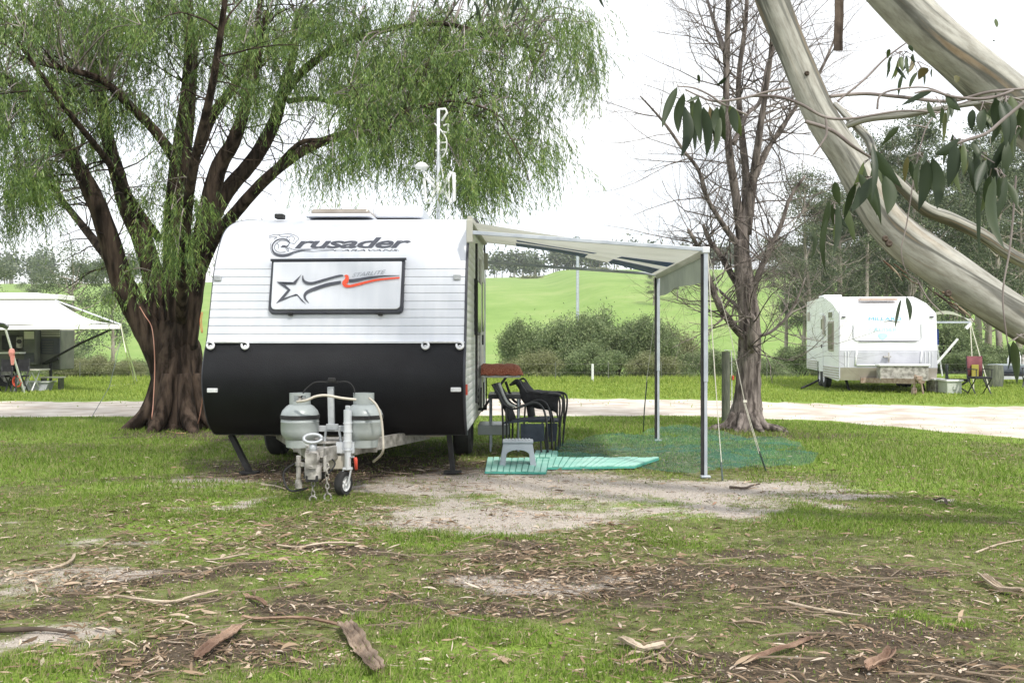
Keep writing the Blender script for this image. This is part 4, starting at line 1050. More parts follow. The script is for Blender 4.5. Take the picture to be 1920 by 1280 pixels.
def caravan():
    o = thing('caravan', 'white ribbed caravan with black lower front, front hatch and gas bottles on the drawbar', 'caravan', (X0, Y0, 0), TH)
    HW = 1.2
    # front-to-roof skin with pressed ribs
    pf = [(v.x, v.y) for v in crm([(a, b, 0) for a, b in PROF], 8)]
    pts = []; ribs = [1.345 + .0775 * i for i in range(9)]
    for i in range(len(pf) - 1):
        for k in range(10):
            t = k / 10; pts.append((pf[i][0] + (pf[i + 1][0] - pf[i][0]) * t, pf[i][1] + (pf[i + 1][1] - pf[i][1]) * t))
    pts.append(pf[-1])
    def skin(sel, mt, name, groove):
        rows = []
        for y, z in sel:
            g = 0
            if groove and y < 1:
                for r in ribs:
                    u = z - r
                    if 0 < u < .0775: g = -.006 * sin(pi * u / .0775) ** .7
                for r in ribs:
                    u = z - r
                    g = max(g, .011 * math.exp(-(u / .0045) ** 2)); g = max(g, -.0035 * math.exp(-((u - .018) / .010) ** 2) + g)
            rows.append([(-HW, y + g, z), (0, y + g, z), (HW, y + g, z)])
        return MB().sheet(rows).build(name, mt, o, smooth='auto' if False else True)
    i_b = next(i for i, (y, z) in enumerate(pts) if z > 1.27)
    lo = pts[:i_b + 1]
    # fine resampling of the ribbed region
    zr = np.arange(1.27, 2.06, .0025)
    rib = [(float(np.interp(z, [b for a, b in _pf], [a for a, b in _pf])), z) for z in zr]
    i_t = next(i for i, (y, z) in enumerate(pts) if z > 2.06)
    skin(lo, M_black, 'lower_front_panel', False)
    skin(rib, M_white, 'ribbed_front_panel', True)
    skin([rib[-1]] + pts[i_t:], M_white, 'roof', False)
    # flat bottom
    MB().box((0, 2.31, .41), (2.38, 3.9, .04)).build('floor_pan', M_rubber, o)
    # cover strip where white meets black
    a = yf(1.272)
    MB().beam((-HW, a - .008, 1.272), (HW, a - .008, 1.272), .016, .016).build('belt_trim', M_alu, o)
    # side walls: horizontal ribs
    for sx, nm in ((1, 'side_wall'), (-1, 'side_wall')):
        rows = []
        for z in np.arange(.41, 2.655, .0097):
            yl = yf(z) + .004; yr = 4.26 if z < 2.45 else 4.22 - (z - 2.45) * .8
            ph = (z % .078) / .078
            g = .010 * abs(sin(pi * ph)) ** .5
            rows.append([(sx * (HW - .012 + g), y, z) for y in (yl, yl + .3, 2, yr)])
        MB().sheet(rows).build(nm, M_whitedirty, o, smooth=False)
        path = [(sx * (HW + .004), y, z) for y, z in pf[::3]]
        MB().tube(path, .014 if sx > 0 else .005, 6).build('edge_moulding', M_trim, o, smooth=True)
        MB().box((sx * HW, 4.24, 1.4), (.03, .04, 1.9)).build('corner_post', M_alu, o, bevel=.004)
    # door, windows on the awning side
    x = HW + .012
    w = MB().box((x, 2.25, 1.66), (.03, .85, .62)).build('window', M_trim, o, bevel=.01)
    MB().box((x + .018, 2.25, 1.66), (.012, .78, .55)).build('pane', M_glass, w, wc=False)
    d = MB().box((x, 3.25, 1.36), (.03, .62, 1.82)).build('door', M_whitedirty, o, bevel=.01)
    MB().box((x + .017, 3.25, 1.7), (.01, .42, .6)).build('pane', M_glass, d)
    MB().box((x + .02, 3.0, 1.3), (.03, .03, .12)).build('handle', M_rubber, d)
    # awning wall channel and a black downpipe by the window
    MB().tube([(x + .02, 1.62, 2.33), (x + .02, 1.62, .62)], .014, 6).build('drip_pipe', M_rubber, o)
    MB().box((x, .22, .83), (.02, .035, .10)).build('side_marker', M_red, o, bevel=.004)
    st = MB(); st.box((x + .17, 2.75, .30), (.36, .56, .03)); st.box((x + .17, 2.47, .25), (.36, .02, .10)); st.box((x + .34, 2.75, .25), (.02, .56, .10))
    st.build('step', M_gas, o, bevel=.008)
    # hatch on the front
    def hp(px, py, off): return FS(px, py, off)
    out = sp2([(511, 492), (640, 491), (759, 490), (759, 500), (757, 560), (756, 580), (748, 588), (640, 589), (520, 590), (508, 585), (505, 575), (508, 530)], 5)
    def plate(name, poly, off0, off1, m, par, bev):
        top = [FS(a, b, off1) for a, b in poly]; bot = [FS(a, b, off0) for a, b in poly]; n = len(poly)
        q = MB().add(top + bot, [tuple(range(n)), tuple(range(2 * n - 1, n - 1, -1))] + [(i, (i + 1) % n, n + (i + 1) % n, n + i) for i in range(n)])
        return q.build(name, m, par, bevel=bev)
    def rr(x0, y0, x1, y1, x2, y2, x3, y3, rb):     # top-left, top-right, bottom-right, bottom-left with rounded bottom corners
        pts = [(x0, y0), (x1, y1)]
        for (cx, cy), (ax, ay), (bx, by) in (((x2, y2), (x1, y1), (x3, y3)), ((x3, y3), (x2, y2), (x0, y0))):
            A = Vector((ax - cx, ay - cy)).normalized() * rb; B = Vector((bx - cx, by - cy)).normalized() * rb; c = Vector((cx, cy))
            for t in np.linspace(0, 1, 6): pts.append(tuple((c + A) * (1 - t) ** 2 + c * 2 * t * (1 - t) + (c + B) * t * t))
        return pts
    fr = plate('hatch', rr(511.5, 492, 760.5, 490.5, 756.5, 589, 504.5, 590, 11), -.03, .045, M_trim, o, .006)
    plate('hatch_lid', rr(515.5, 497.5, 755, 496, 751, 583, 510.5, 584, 9), .03, .062, M_white, fr, .006)
    top = MB().beam(FS(510, 493, .05), FS(763, 491, .05), .03, .022); top.build('hinge_rail', M_trim, fr)
    for px in (546, 714): MB().box(FS(px, 591, .03), (.04, .03, .03)).build('latch', M_rubber, fr, bevel=.004)
    # ---- lettering
    S = 300 / 1920.; U = lambda L: [(490 + a * S, 425 + b * S) for a, b in L]
    fsd = lambda a, b: FS(a, b, .004)
    fdl = lambda a, b: FS(a, b, .0655)
    decal('lettering', [text_px('rusader', 552.5, 771.5, 465.2, 19.0, shear=.35, bold=.026, slope=.004, space=.93)], fsd, M_grey_v, o, cut=2)
    decal('lettering', [text_px('CARAVANS.', 626, 749, 471.4, 3.4, shear=.3, bold=.006, slope=.002)], fsd, M_grey_v, o, cut=2)
    C1 = sp2(U([(345, 205), (310, 160), (240, 150), (170, 175), (130, 240), (150, 310), (220, 345), (310, 340), (400, 305), (500, 285), (600, 285)]), 6)
    w1 = resample([1.2, 2.0, 2.2, 2.2, 2.4, 3.6, 5.2, 4.6, 2.6, 1.6, .5], len(C1))
    C2 = sp2(U([(330, 190), (290, 170), (220, 175), (165, 225), (165, 275), (210, 310), (290, 305)]), 6)
    C3 = sp2(U([(120, 190), (108, 250), (135, 325), (220, 362), (320, 355), (420, 315), (500, 296), (610, 300), (860, 285)]), 6)
    C4 = sp2(U([(340, 260), (400, 278), (540, 270), (700, 275), (860, 275), (860, 285)]), 5)
    crest = [ribbon2(C1, w1), ribbon2(C2, .9), ribbon2(C3, .7), ribbon2(C4, .7)]
    for L in ([(90, 120), (150, 100), (230, 98), (330, 90), (410, 110), (455, 150)], [(95, 135), (150, 125), (190, 130), (150, 150)], [(455, 150), (420, 180), (400, 205), (360, 200)],
              [(210, 100), (240, 125), (320, 120), (300, 145)], [(330, 130), (360, 115), (400, 140), (385, 175)], [(345, 150), (330, 180), (350, 195)],
              [(240, 250), (260, 225), (310, 235), (335, 200)], [(240, 250), (290, 245), (320, 225)], [(280, 260), (320, 262), (325, 300), (300, 270)], [(190, 200), (210, 230), (200, 270)], [(310, 270), (340, 255)]):
        crest.append(ribbon2(sp2(U(L), 5), .8))
    crest.append(ribbon2(sp2(U([(230, 248), (270, 238), (310, 240), (335, 205)]), 5), resample([.5, 2.6, 2.2, .4], 16)))
    decal('emblem', crest, fsd, M_grey_v, o, cut=3)
    def poly(L): p = U(L); return p, [tuple(range(len(p)))]
    star = [poly([(200, 690), (240, 690), (400, 695), (395, 715), (310, 720)]), poly([(200, 690), (310, 720), (345, 700), (300, 722), (370, 785), (335, 785)]),
            poly([(400, 695), (500, 605), (425, 720), (310, 722), (345, 700)]), poly([(335, 785), (370, 785), (290, 885), (195, 948)]), poly([(195, 948), (290, 885), (430, 835), (450, 850), (380, 868)]),
            poly([(430, 835), (450, 838), (560, 962), (500, 920), (450, 855), (410, 855)])]
    up = ribbon2(sp2(U([(515, 615), (520, 670), (560, 702), (640, 705), (800, 660), (950, 622), (1000, 620)]), 6), resample([.6, 4.0, 5.4, 4.6, 4.0, 3.6, 1.6], 37))
    dn = ribbon2(sp2(U([(590, 945), (545, 895), (540, 845), (580, 805), (680, 765), (820, 722), (970, 695)]), 6), resample([.5, 3.6, 5.0, 6.0, 6.4, 6.0, 5.2], 37))
    rt = ribbon2(sp2(U([(1065, 682), (1150, 672), (1300, 645), (1480, 625), (1670, 620)]), 6), resample([6, 5.6, 4.2, 2.4, .8], 25))
    decal('grey_swoosh', star + [up, dn, rt], fdl, M_grey_v, o, cut=6)
    rd = ribbon2(sp2(U([(1010, 622), (1038, 630), (1040, 668), (1015, 705), (1025, 735), (1080, 742), (1200, 715), (1400, 670), (1670, 645)]), 6), resample([.6, 6.5, 7.5, 9.5, 6.5, 4.6, 4.6, 3.6, 2.8], 49))
    decal('red_swoosh', [rd], lambda a, b: FS(a, b, .0672), M_orange, o, cut=6)
    decal('lettering', [text_px('STARLITE', 662, 725, 524.5, 7.0, shear=.45, bold=.002, slope=.10)], fdl, M_greyl_v, o, cut=6)
    # ---- grab handles, lights
    for x0, x1 in ((395, 458.5), (797, 860.5)):
        h = MB(); h.tube([FS(x0 - 3, 643.6, .03), FS(x1 + 4, 643.6, .03)], .008, 8)
        for xc, s in ((x0 + 1, 1), (x1 + 2, 1)):
            h.tube([FS(xc + 6.2 * cos(a) , 650.5 - 6.6 * sin(a), .03) for a in np.linspace(1.9, -3.5, 14)], resample([.010, .013, .010], 14), 8)
            h.lathe([(0.001, .0), (.018, .0), (.018, .03), (.001, .03)], FS(xc, 650, .0) + Vector((0, -.02, 0)), 12, 'Y')
        h.build('grab_handle', M_lens, o, smooth=True)
    for px, py, wv, hv, mt in ((399, 731, .095, .04, M_lens), (855, 729.5, .095, .04, M_lens), (409, 522.5, .07, .05, M_galv), (857, 520.5, .07, .05, M_galv)):
        q = FS(px, py, .012); MB().box(q, (wv, .03, hv)).build('marker_light', mt, o, bevel=.006)
    # ---- roof hatch, air conditioner
    r = MB(); r.box((-.30 + .1, 1.75, 2.645), (.62, .66, .07)); hh = r.build('roof_hatch', M_hatch, o, bevel=.03)
    MB().box((-.22, 1.75, 2.61), (.70, .74, .03)).build('hatch_frame', M_white, o, bevel=.01)
    MB().box((.36, 2.2, 2.70), (.55, .8, .13)).build('air_conditioner', M_white, o, bevel=.04)
    MB().box((-.78, 1.2, 2.57), (.09, .12, .05)).build('roof_vent', M_rubber, o, bevel=.01)
    # ---- stabiliser legs
    for t, f in (((433, 820, 9.75), (468, 890, 9.72)), ((842, 818, 9.75), (849, 888, 9.75))):
        A, B = LPX(*t), LPX(*f); B.z = .03
        lg = MB().beam(A + Vector((0, 0, .03)), B, .055, .05).build('stabiliser_leg', M_rubber, o, bevel=.004)
        MB().box(B + Vector((0, 0, -.005)), (.17, .13, .02)).build('foot_plate', M_rubber, lg, bevel=.003)
    # ---- wheels
    for sx in (1, -1):
        ty = MB().lathe([(.20, -.10), (.30, -.10), (.335, -.07), (.34, 0), (.335, .07), (.30, .10), (.20, .10)], (sx * 1.05, 2.25, .335), 32, 'X').build('wheel', M_rubber, o, smooth='auto')
        MB().lathe([(.02, -.03), (.06, -.05), (.19, -.02), (.205, -.09), (.205, .09), (.19, .02), (.02, .03)], (sx * 1.05, 2.25, .335), 24, 'X').build('rim', M_galv, ty, smooth='auto')
    MB().beam((-1.0, 2.25, .33), (1.0, 2.25, .33), .06, .06).build('axle', M_rubber, o)
    # ---- drawbar (A-frame)
    cpl = LPX(588, 868, 8.12)
    af = MB()
    cx = cpl.x
    af.beam((cx - .03, -1.02, .36), (-.72, .9, .36), .05, .11); af.beam((cx + .05, -1.02, .36), (.78, .9, .36), .05, .11)
    af.beam((cx - .33, -.42, .36), (cx + .40, -.42, .36), .05, .09)
    af.box((cx + .01, -1.05, .37), (.14, .22, .10))
    af.build('drawbar', M_galvdirty, o, bevel=.004)
    MB().box((cx + .09, -.55, .43), (.62, .42, .02)).build('bottle_tray', M_galvdirty, o, bevel=.003)
    bx = MB(); bx.box(LPX(628, 866, 8.45), (.20, .05, .11)); bx.build('drawbar_plate', M_hose, o, bevel=.004)
    # coupling: cast head, lever, hand brake
    c = MB(); h0 = cpl
    c.tube([h0 + Vector((0, .20, .03)), h0 + Vector((0, .05, .06)), h0 + Vector((0, -.05, .04)), h0 + Vector((0, -.09, -.03))], [.045, .06, .06, .03], 12)
    c.lathe([(.03, -.12), (.065, -.12), (.07, -.02), (.055, .0), (.05, .06), (.035, .10)], h0 + Vector((0, -.02, .0)), 16)
    c.lathe([(.012, .0), (.020, .0), (.020, .20), (.012, .20)], h0 + Vector((-.12, 0, -.14)), 10)
    c.lathe([(.001, .0), (.028, .0), (.030, .05), (.022, .07), (.001, .07)], h0 + Vector((-.12, 0, -.20)), 12); c.lathe([(.001, .0), (.027, .0), (.027, .03), (.001, .03)], h0 + Vector((-.12, 0, -.02)), 12)
    c.beam(h0 + Vector((-.12, 0, -.01)), h0 + Vector((.08, 0, -.01)), .03, .03); c.lathe([(.001, -.02), (.02, -.015), (.02, .0), (.001, .0)], h0 + Vector((.02, -.07, -.06)), 6, 'Y')
    c.lathe([(.001, 0), (.016, 0), (.016, .05), (.001, .05)], h0 + Vector((.07, -.03, .05)), 8); c.lathe([(.001, 0), (.014, 0), (.014, .04), (.001, .04)], h0 + Vector((-.05, -.03, .06)), 8)
    c.box(h0 + Vector((.10, 0, .0)), (.02, .10, .12)); c.box(h0 + Vector((0, -.10, .03)), (.09, .02, .12))
    cp = c.build('coupling', M_galvdirty, o, smooth='auto')
    k_ = MB(); k_.box(h0 + Vector((0, -.062, -.115)), (.10, .03, .05)); k_.box(h0 + Vector((.0, .03, -.10)), (.16, .06, .05)); k_.build('coupling_dark_gaps', M_rubber, cp, bevel=.004)  # black blocks stand in for the shaded gaps around the coupling
    MB().tube(crm([h0 + Vector((.06, .3, .02)), h0 + Vector((.15, .12, -.02)), h0 + Vector((.10, .0, -.10)), h0 + Vector((.03, .1, -.16))], 5), .007, 6).build('trailer_cable', M_rubber, o, smooth=True)
    hd = MB(); rg = [h0 + Vector((cos(a) * .072, -.03 + sin(a) * .02, .20 + sin(a) * .032)) for a in np.linspace(0, 2 * pi, 20)]
    hd.tube(rg, .014, 8); hd.tube([h0 + Vector((0, 0, .05)), h0 + Vector((0, -.03, .17))], [.03, .028], 10); hd.build('coupling_handle', M_galv, cp, smooth=True)
    ch = MB()
    for dx, base in ((.16, h0 + Vector((.115, -.02, .0))), (0, h0 + Vector((-.0, -.02, -.14)))):
        p = base.copy()
        for k in range(6 if dx else 3):
            a0 = k % 2 * pi / 2
            ch.tube([p + Vector((cos(t) * .013 * cos(a0), cos(t) * .013 * sin(a0), -.022 + sin(t) * .026)) for t in np.linspace(0, 2 * pi, 10)], .0055, 5); p += Vector((random.uniform(-.004, .004), 0, -.04))
        ch.tube([p + Vector((cos(t) * .028, 0, -.03 + sin(t) * .03)) for t in np.linspace(0, 2 * pi, 12)], .008, 6)
        ch.beam(p + Vector((-.04, 0, -.06)), p + Vector((.04, 0, -.06)), .014, .014)
    ch.build('safety_chain', M_galvdirty, o, smooth=True)
    hb = MB(); hb.tube(crm([h0 + Vector((-.10, .12, .02)), h0 + Vector((-.26, .1, -.08)), h0 + Vector((-.20, .02, -.22)), h0 + Vector((-.05, .0, -.20))], 5), .009, 6); hb.build('brake_cable', M_rubber, o, smooth=True)
    # bottle stand and regulator
    rg = MB(); b0 = LPX(623, 805, 8.55)
    rg.beam(LPX(591, 803, 8.6), LPX(655, 803, 8.6), .03, .05); rg.beam(LPX(622, 806, 8.55), LPX(620, 725, 8.55), .05, .05); rg.box(LPX(623, 800, 8.52), (.10, .03, .05))
    rg.beam(LPX(611, 806, 8.56), LPX(606, 858, 8.56), .02, .02); rg.beam(LPX(636, 806, 8.56), LPX(645, 858, 8.56), .02, .02)
    rg.build('bottle_bracket', M_galv, o, bevel=.003)
    rb = MB(); rb.lathe([(.001, 0), (.03, 0), (.036, .015), (.03, .035), (.001, .035)], LPX(622, 716, 8.5), 14); rb.beam(LPX(611, 716, 8.5), LPX(634, 716, 8.5), .018, .018)
    rb.build('regulator', M_rubber, o, smooth='auto')
    MB().tube(crm([LPX(611, 716, 8.5), LPX(590, 717, 8.5), LPX(573, 730, 8.5), LPX(565, 745, 8.5)], 5), .006, 6).build('gas_lead', M_rubber, o, smooth=True)
    MB().tube(crm([LPX(634, 716, 8.5), LPX(652, 716, 8.5), LPX(663, 727, 8.5), LPX(666, 745, 8.5)], 5), .006, 6).build('gas_lead', M_rubber, o, smooth=True)
    MB().tube(crm([LPX(557, 753, 8.35), LPX(575, 750, 8.3), LPX(592, 743, 8.3), LPX(612, 741, 8.3), LPX(640, 746, 8.3), LPX(668, 749, 8.32)], 6), .011, 8).build('gas_hose', M_hose, o, smooth=True)
    MB().tube(crm([LPX(692, 746, 8.35), LPX(705, 758, 8.3), LPX(714, 780, 8.28), LPX(718, 820, 8.28), LPX(717, 848, 8.3), LPX(700, 865, 8.6)], 6), .010, 8).build('gas_hose', M_hose, o, smooth=True)
    # jockey wheel
    j = LPX(645, 907, 8.39); T = LPX(652, 768, 8.39)
    jw = MB(); jw.tube([(T.x, T.y, .22), (T.x, T.y, .46)], .027, 14); jw.tube([(T.x, T.y, .40), T], .034, 16)
    for z in (.38, .45, .53, .60): jw.lathe([(.034, 0), (.039, .0), (.039, .008), (.034, .008)], (T.x, T.y, z), 16)
    jw.tube([T, T + Vector((0, 0, .035))], .02, 10); jw.beam((T.x - .10, T.y + .04, .40), (T.x + .05, T.y + .04, .40), .05, .09)
    tb = jw.build('jockey_stand', M_alu, o, smooth='auto')
    fk = MB(); fk.beam((T.x + .03, T.y, .23), (j.x + .035, j.y, .105), .035, .012, up=(1, 0, 0)); fk.beam((T.x - .03, T.y, .23), (j.x - .045, j.y, .105), .035, .012, up=(1, 0, 0)); fk.box((T.x, T.y, .23), (.08, .05, .02)); fk.build('fork', M_alu, tb, bevel=.003)
    def wheelrot(m_): 
        R = Matrix.Rotation(radians(-22), 3, 'Z'); jj = Vector((j.x - .005, j.y, .105)); m_.v = [tuple(jj + R @ (Vector(v) - jj)) for v in m_.v]; return m_
    wheelrot(MB().lathe([(.062, -.03), (.092, -.032), (.104, -.018), (.105, 0), (.104, .018), (.092, .032), (.062, .03)], (j.x - .005, j.y, .105), 30, 'X')).build('jockey_tyre', M_rubber, tb, smooth='auto')
    rim = MB().lathe([(.008, -.02), (.02, -.028), (.02, .028), (.008, .02)], (j.x - .005, j.y, .105), 12, 'X'); rim.lathe([(.058, -.028), (.068, -.03), (.068, .03), (.058, .028)], (j.x - .005, j.y, .105), 26, 'X')
    for k in range(5):
        a = k * 2 * pi / 5; rim.beam((j.x - .005, j.y + cos(a) * .015, .105 + sin(a) * .015), (j.x - .005, j.y + cos(a) * .062, .105 + sin(a) * .062), .035, .016)
    wheelrot(rim).build('jockey_rim', M_lens, tb)
    rh = MB(); p = LPX(666, 857, 8.36); rh.tube([LPX(657, 857, 8.38), p + Vector((-.01, 0, .004))], .008, 8); rh.build('clamp_rod', M_galv, o)
    MB().tube([p, p + Vector((.004, 0, -.02)), LPX(668, 880, 8.36)], [.012, .016, .013], 10).build('clamp_handle', M_red, o, smooth=True)
    # plumbing under the body
    MB().tube(crm([(-.9, .8, .36), (-.2, 1.2, .30), (.6, .8, .34), (.95, .9, .34)], 5), .014, 6).build('drain_pipe', M_hose, o, smooth=True)
    MB().box((0, 2.4, .32), (1.2, 1.0, .16)).build('water_tank', M_rubber, o, bevel=.02)
    return o
caravan()

def gas_bottle(px, lab, ang, cap_h):
    c = P(px, 838, 8.55); z0 = .392
    o = thing('gas_bottle', lab, 'gas bottle', (c.x, c.y, z0), ang, 'gas bottles on the drawbar')
    R = .159
    b = MB().lathe([(.001, .045), (.08, .05), (.125, .075), (R - .006, .12), (R, .16), (R, .235), (R + .003, .24), (R, .245), (R, .31), (R - .012, .345), (R - .045, .385), (.075, .412), (.001, .42)], n=36)
    b.build('body', M_gas, o, smooth=True)
    ft = MB(); V = []
    ft.lathe([(.108, .0), (.115, .0), (.122, .07), (.112, .07)], n=28); ft.build('foot_ring', M_gas, o, smooth='auto')
    # collar with hand openings: a ring made of sectors
    k = MB(); n = 40
    for i in range(n):
        a0, a1 = 2 * pi * i / n, 2 * pi * (i + 1) / n; am = (a0 + a1) / 2 % (2 * pi)
        gap = (abs((am - 1.5 * pi)) < .62) if cap_h else (abs(am - .5 * pi) < .6)
        segs = ((0, .03), (.085, .105)) if gap else ((0, .105),)
        for z0_, z1_ in segs:
            q = [(r * cos(a), r * sin(a), .405 + z) for z in (z0_, z1_) for a in (a0, a1) for r in (.082, .088)]
            k.add(q, [(0, 2, 3, 1), (4, 5, 7, 6), (0, 1, 5, 4), (2, 6, 7, 3), (0, 4, 6, 2), (1, 3, 7, 5)])
    k.build('collar', M_gas, o)
    v = MB().lathe([(.02, .41), (.02, .45), (.012, .46), (.012, .475), (.024, .48), (.024, .492), (.001, .495)], n=12); v.tube([(0, 0, .455), (.05 if cap_h else -.05, -.03, .455)], .010, 8)
    v.build('valve', M_galvdirty, o, smooth='auto')
    o.scale = (1, 1, .89)
    s = MB().lathe([(R + .002, .268), (R + .007, .268), (R + .007, .305), (R + .002, .305)], n=36); s.box((.12, -.115, .287), (.05, .03, .03)); s.build('strap', M_rubber, o, smooth='auto')
gas_bottle(562.5, 'left grey gas bottle behind the coupling handle', .2, True)
gas_bottle(682, 'right grey gas bottle behind the jockey wheel tube', -.5, False)

# orange power lead round the trunk of the big tree and to the caravan
M_lead = mat('orange_lead', (.50, .24, .17), (.60, .33, .25), scale=5, rough=.5)
pl = [P(262, 575, 14.6), P(272, 592, 14.55), P(284, 612, 14.5), P(289, 650, 14.4), P(290, 700, 14.4), P(287, 760, 14.35), P(285, 785, 14.3), G(290, 798), G(305, 806), G(345, 812), G(366, 800), P(372, 790, 14.2), P(378, 760, 14), P(382, 735, 13.8), P(395, 700, 13.4)]
tag(MB().tube(crm(pl, 6), .007, 6).build('extension_cord', M_lead, smooth=True), 'pale orange power lead hanging down the big trunk to the ground', 'cord')
ol = [P(387, 560 + i, 13.6) for i in (0, 20, 45, 60)]
m_ = MB()
for k in range(2): m_.tube(crm([P(378 + k * 2, 585, 13.7), P(375 + k * 3, 602, 13.7), P(378 + k * 2, 624, 13.7)], 5), .006, 6)
tag(m_.build('cord_coil', M_coil, smooth=True), 'bright orange cord coil hung on the tree behind the caravan edge', 'cord')

# ------------------------------------------------------------------ awning
M_canvas = mat('cream_awning_vinyl', (.56, .56, .50), (.66, .66, .60), scale=2, rough=.7, transl=.35)
M_navy = mat('navy_stripe', (.02, .07, .32), (.025, .09, .38), scale=3, rough=.6)
M_valance = mat('grey_green_valance', (.26, .29, .25), (.34, .37, .32), scale=3, rough=.7, transl=.3)
M_pole = mat('awning_pole', (.40, .44, .50), (.52, .56, .61), scale=8, rough=.4, metal=.35)
M_rope = mat('pale_rope', (.55, .53, .45), (.68, .66, .58), scale=30, rough=.9)
M_peg = mat('dark_peg', (.03, .05, .045), (.06, .09, .08), scale=9, rough=.6)

def awning():
    o = thing('awning', 'roll out caravan awning with navy stripes on two silver poles', 'awning', (1.82, 9.5, 0))
    FX, FY = 1.815, 9.5; RX, RY = 1.875, 13.0
    zt = 2.12
    # canopy: rows from the wall to the roller
    def cz(t, v):       # t 0 at the wall .. 1 at the roller, v 0 front .. 1 back
        w0 = 2.42 + .14 * v
        return w0 + (2.13 - w0) * t + (.085 * v * v - .03 - .02 * sin(v * 6.3)) * sin(pi * t) ** .9
    def cp(t, v, dz=0):
        a = Vector((-.42, 9.62, 0)).lerp(Vector((-.36, 13.15, 0)), v); b = Vector((FX - .03, FY + .05, 0)).lerp(Vector((RX - .03, RY - .03, 0)), v)
        p = a.lerp(b, t); p.z = cz(t, v) + dz; return p
    rows = [[cp(t, v) for t in np.linspace(0, 1, 26)] for v in np.linspace(0, 1, 20)]
    MB().sheet(rows).build('canopy', M_canvas, o, smooth=True, wc=True)
    for v0, v1, t0, t1 in ((.42, .60, .20, .60), (.74, .98, .19, .585), (.42, .60, .72, .98), (.74, .98, .72, .97)):
        MB().sheet([[cp(t, v, -.006) for t in np.linspace(t0, t1, 12)] for v in np.linspace(v0, v1, 5)]).build('stripe', M_navy, o, smooth=True, wc=True)
    MB().tube([(FX - .01, FY + .05, zt - .005), (RX - .01, RY - .05, zt - .005)], .035, 12).build('roller', M_canvas, o, smooth=True, wc=True)
    rw = []
    for v in np.linspace(.03, .97, 14):
        p = Vector((FX, FY, 0)).lerp(Vector((RX, RY, 0)), v); w = .012 * sin(v * 19)
        rw.append([(p.x + .01 + w * k, p.y, zt - .03 - .22 * k - .02 * sin(v * 9) * k) for k in (0, .35, .7, 1)])
    MB().sheet(rw).build('valance', M_valance, o, smooth=True, wc=True)
    for (x, y), (wx, wy) in (((FX, FY), (-.42, 9.56)), ((RX, RY), (-.36, 13.2))):
        q = MB().beam((x, y, .02), (x, y, .95), .030, .030); q.beam((x, y, .9), (x, y, zt), .040, .040); q.box((x, y, .015), (.09, .06, .02))
        q.build('pole', M_pole, o, bevel=.004, wc=True)
        MB().beam((x - .026, y + .002, .03), (x - .026, y + .002, zt - .02), .008, .040).build('pole_shade_strip', M_rubber, o, wc=True)  # black strip painted in as the shadow side of the pole
        MB().beam((wx, wy, 2.31), (x, y - .01, zt + .02), .03, .035).build('rafter', M_pole, o, bevel=.003, wc=True)
        MB().box((x, y, zt + .015), (.07, .06, .06)).build('joint', M_alu, o, bevel=.008, wc=True)
        MB().box((wx + .02, wy, 2.32), (.06, .05, .22)).build('wall_bracket', M_canvas, o, bevel=.01, wc=True)
    MB().beam((-.40, 9.58, 2.43), (-.35, 13.2, 2.57), .05, .07).build('wall_rail', M_canvas, o, bevel=.01, wc=True)
awning()

def rope(name, pts, r, lab, m=M_rope, cat='rope', group=None):
    tag(MB().tube(pts, r, 5).build(name, m), lab, cat, group)
ft = Vector((1.835, 9.5, 2.12))
rope('guy_rope', crm([ft, P(1336, 634, 9.45), P(1347, 792, 9.45), P(1353, 868, 9.42), G(1354, 898) + Vector((0, 0, .1))], 4), .0045, 'near vertical pale guy rope right beside the front awning pole', group='awning guy ropes')
rope('guy_rope', [ft, P(1368, 618, 9.8), P(1396, 752, 9.9), P(1424, 845, 9.95)], .0035, 'long slanting pale guy rope in front of the bare tree trunk', group='awning guy ropes')
m_ = MB().tube([P(1394, 752, 9.9), P(1423, 850, 9.95)], .003, 5); m_.box(P(1397, 752, 9.9), (.035, .02, .022)); tag(m_.build('rope_tensioner', M_rope), 'knotted tensioner on the slanting guy rope', 'tensioner')
rope('tent_peg', [P(1352, 866, 9.42), G(1355, 900)], .009, 'dark peg holding the guy rope beside the front pole', M_peg, 'tent peg')
rope('tent_peg', [P(1421, 838, 9.95), G(1436, 882)], .009, 'dark peg at the foot of the slanting guy rope', M_peg, 'tent peg')
rope('guy_rope', [(1.9, 13.0, 2.12), P(1212, 716, 13.2), P(1208, 770, 13.3)], .004, 'thin guy rope in front of the rear awning pole', group='awning guy ropes')
rope('tent_peg', [P(1213, 715, 13.2), P(1208, 770, 13.3), G(1206, 812)], .008, 'thin dark stake left of the rear awning pole', M_peg, 'tent peg')

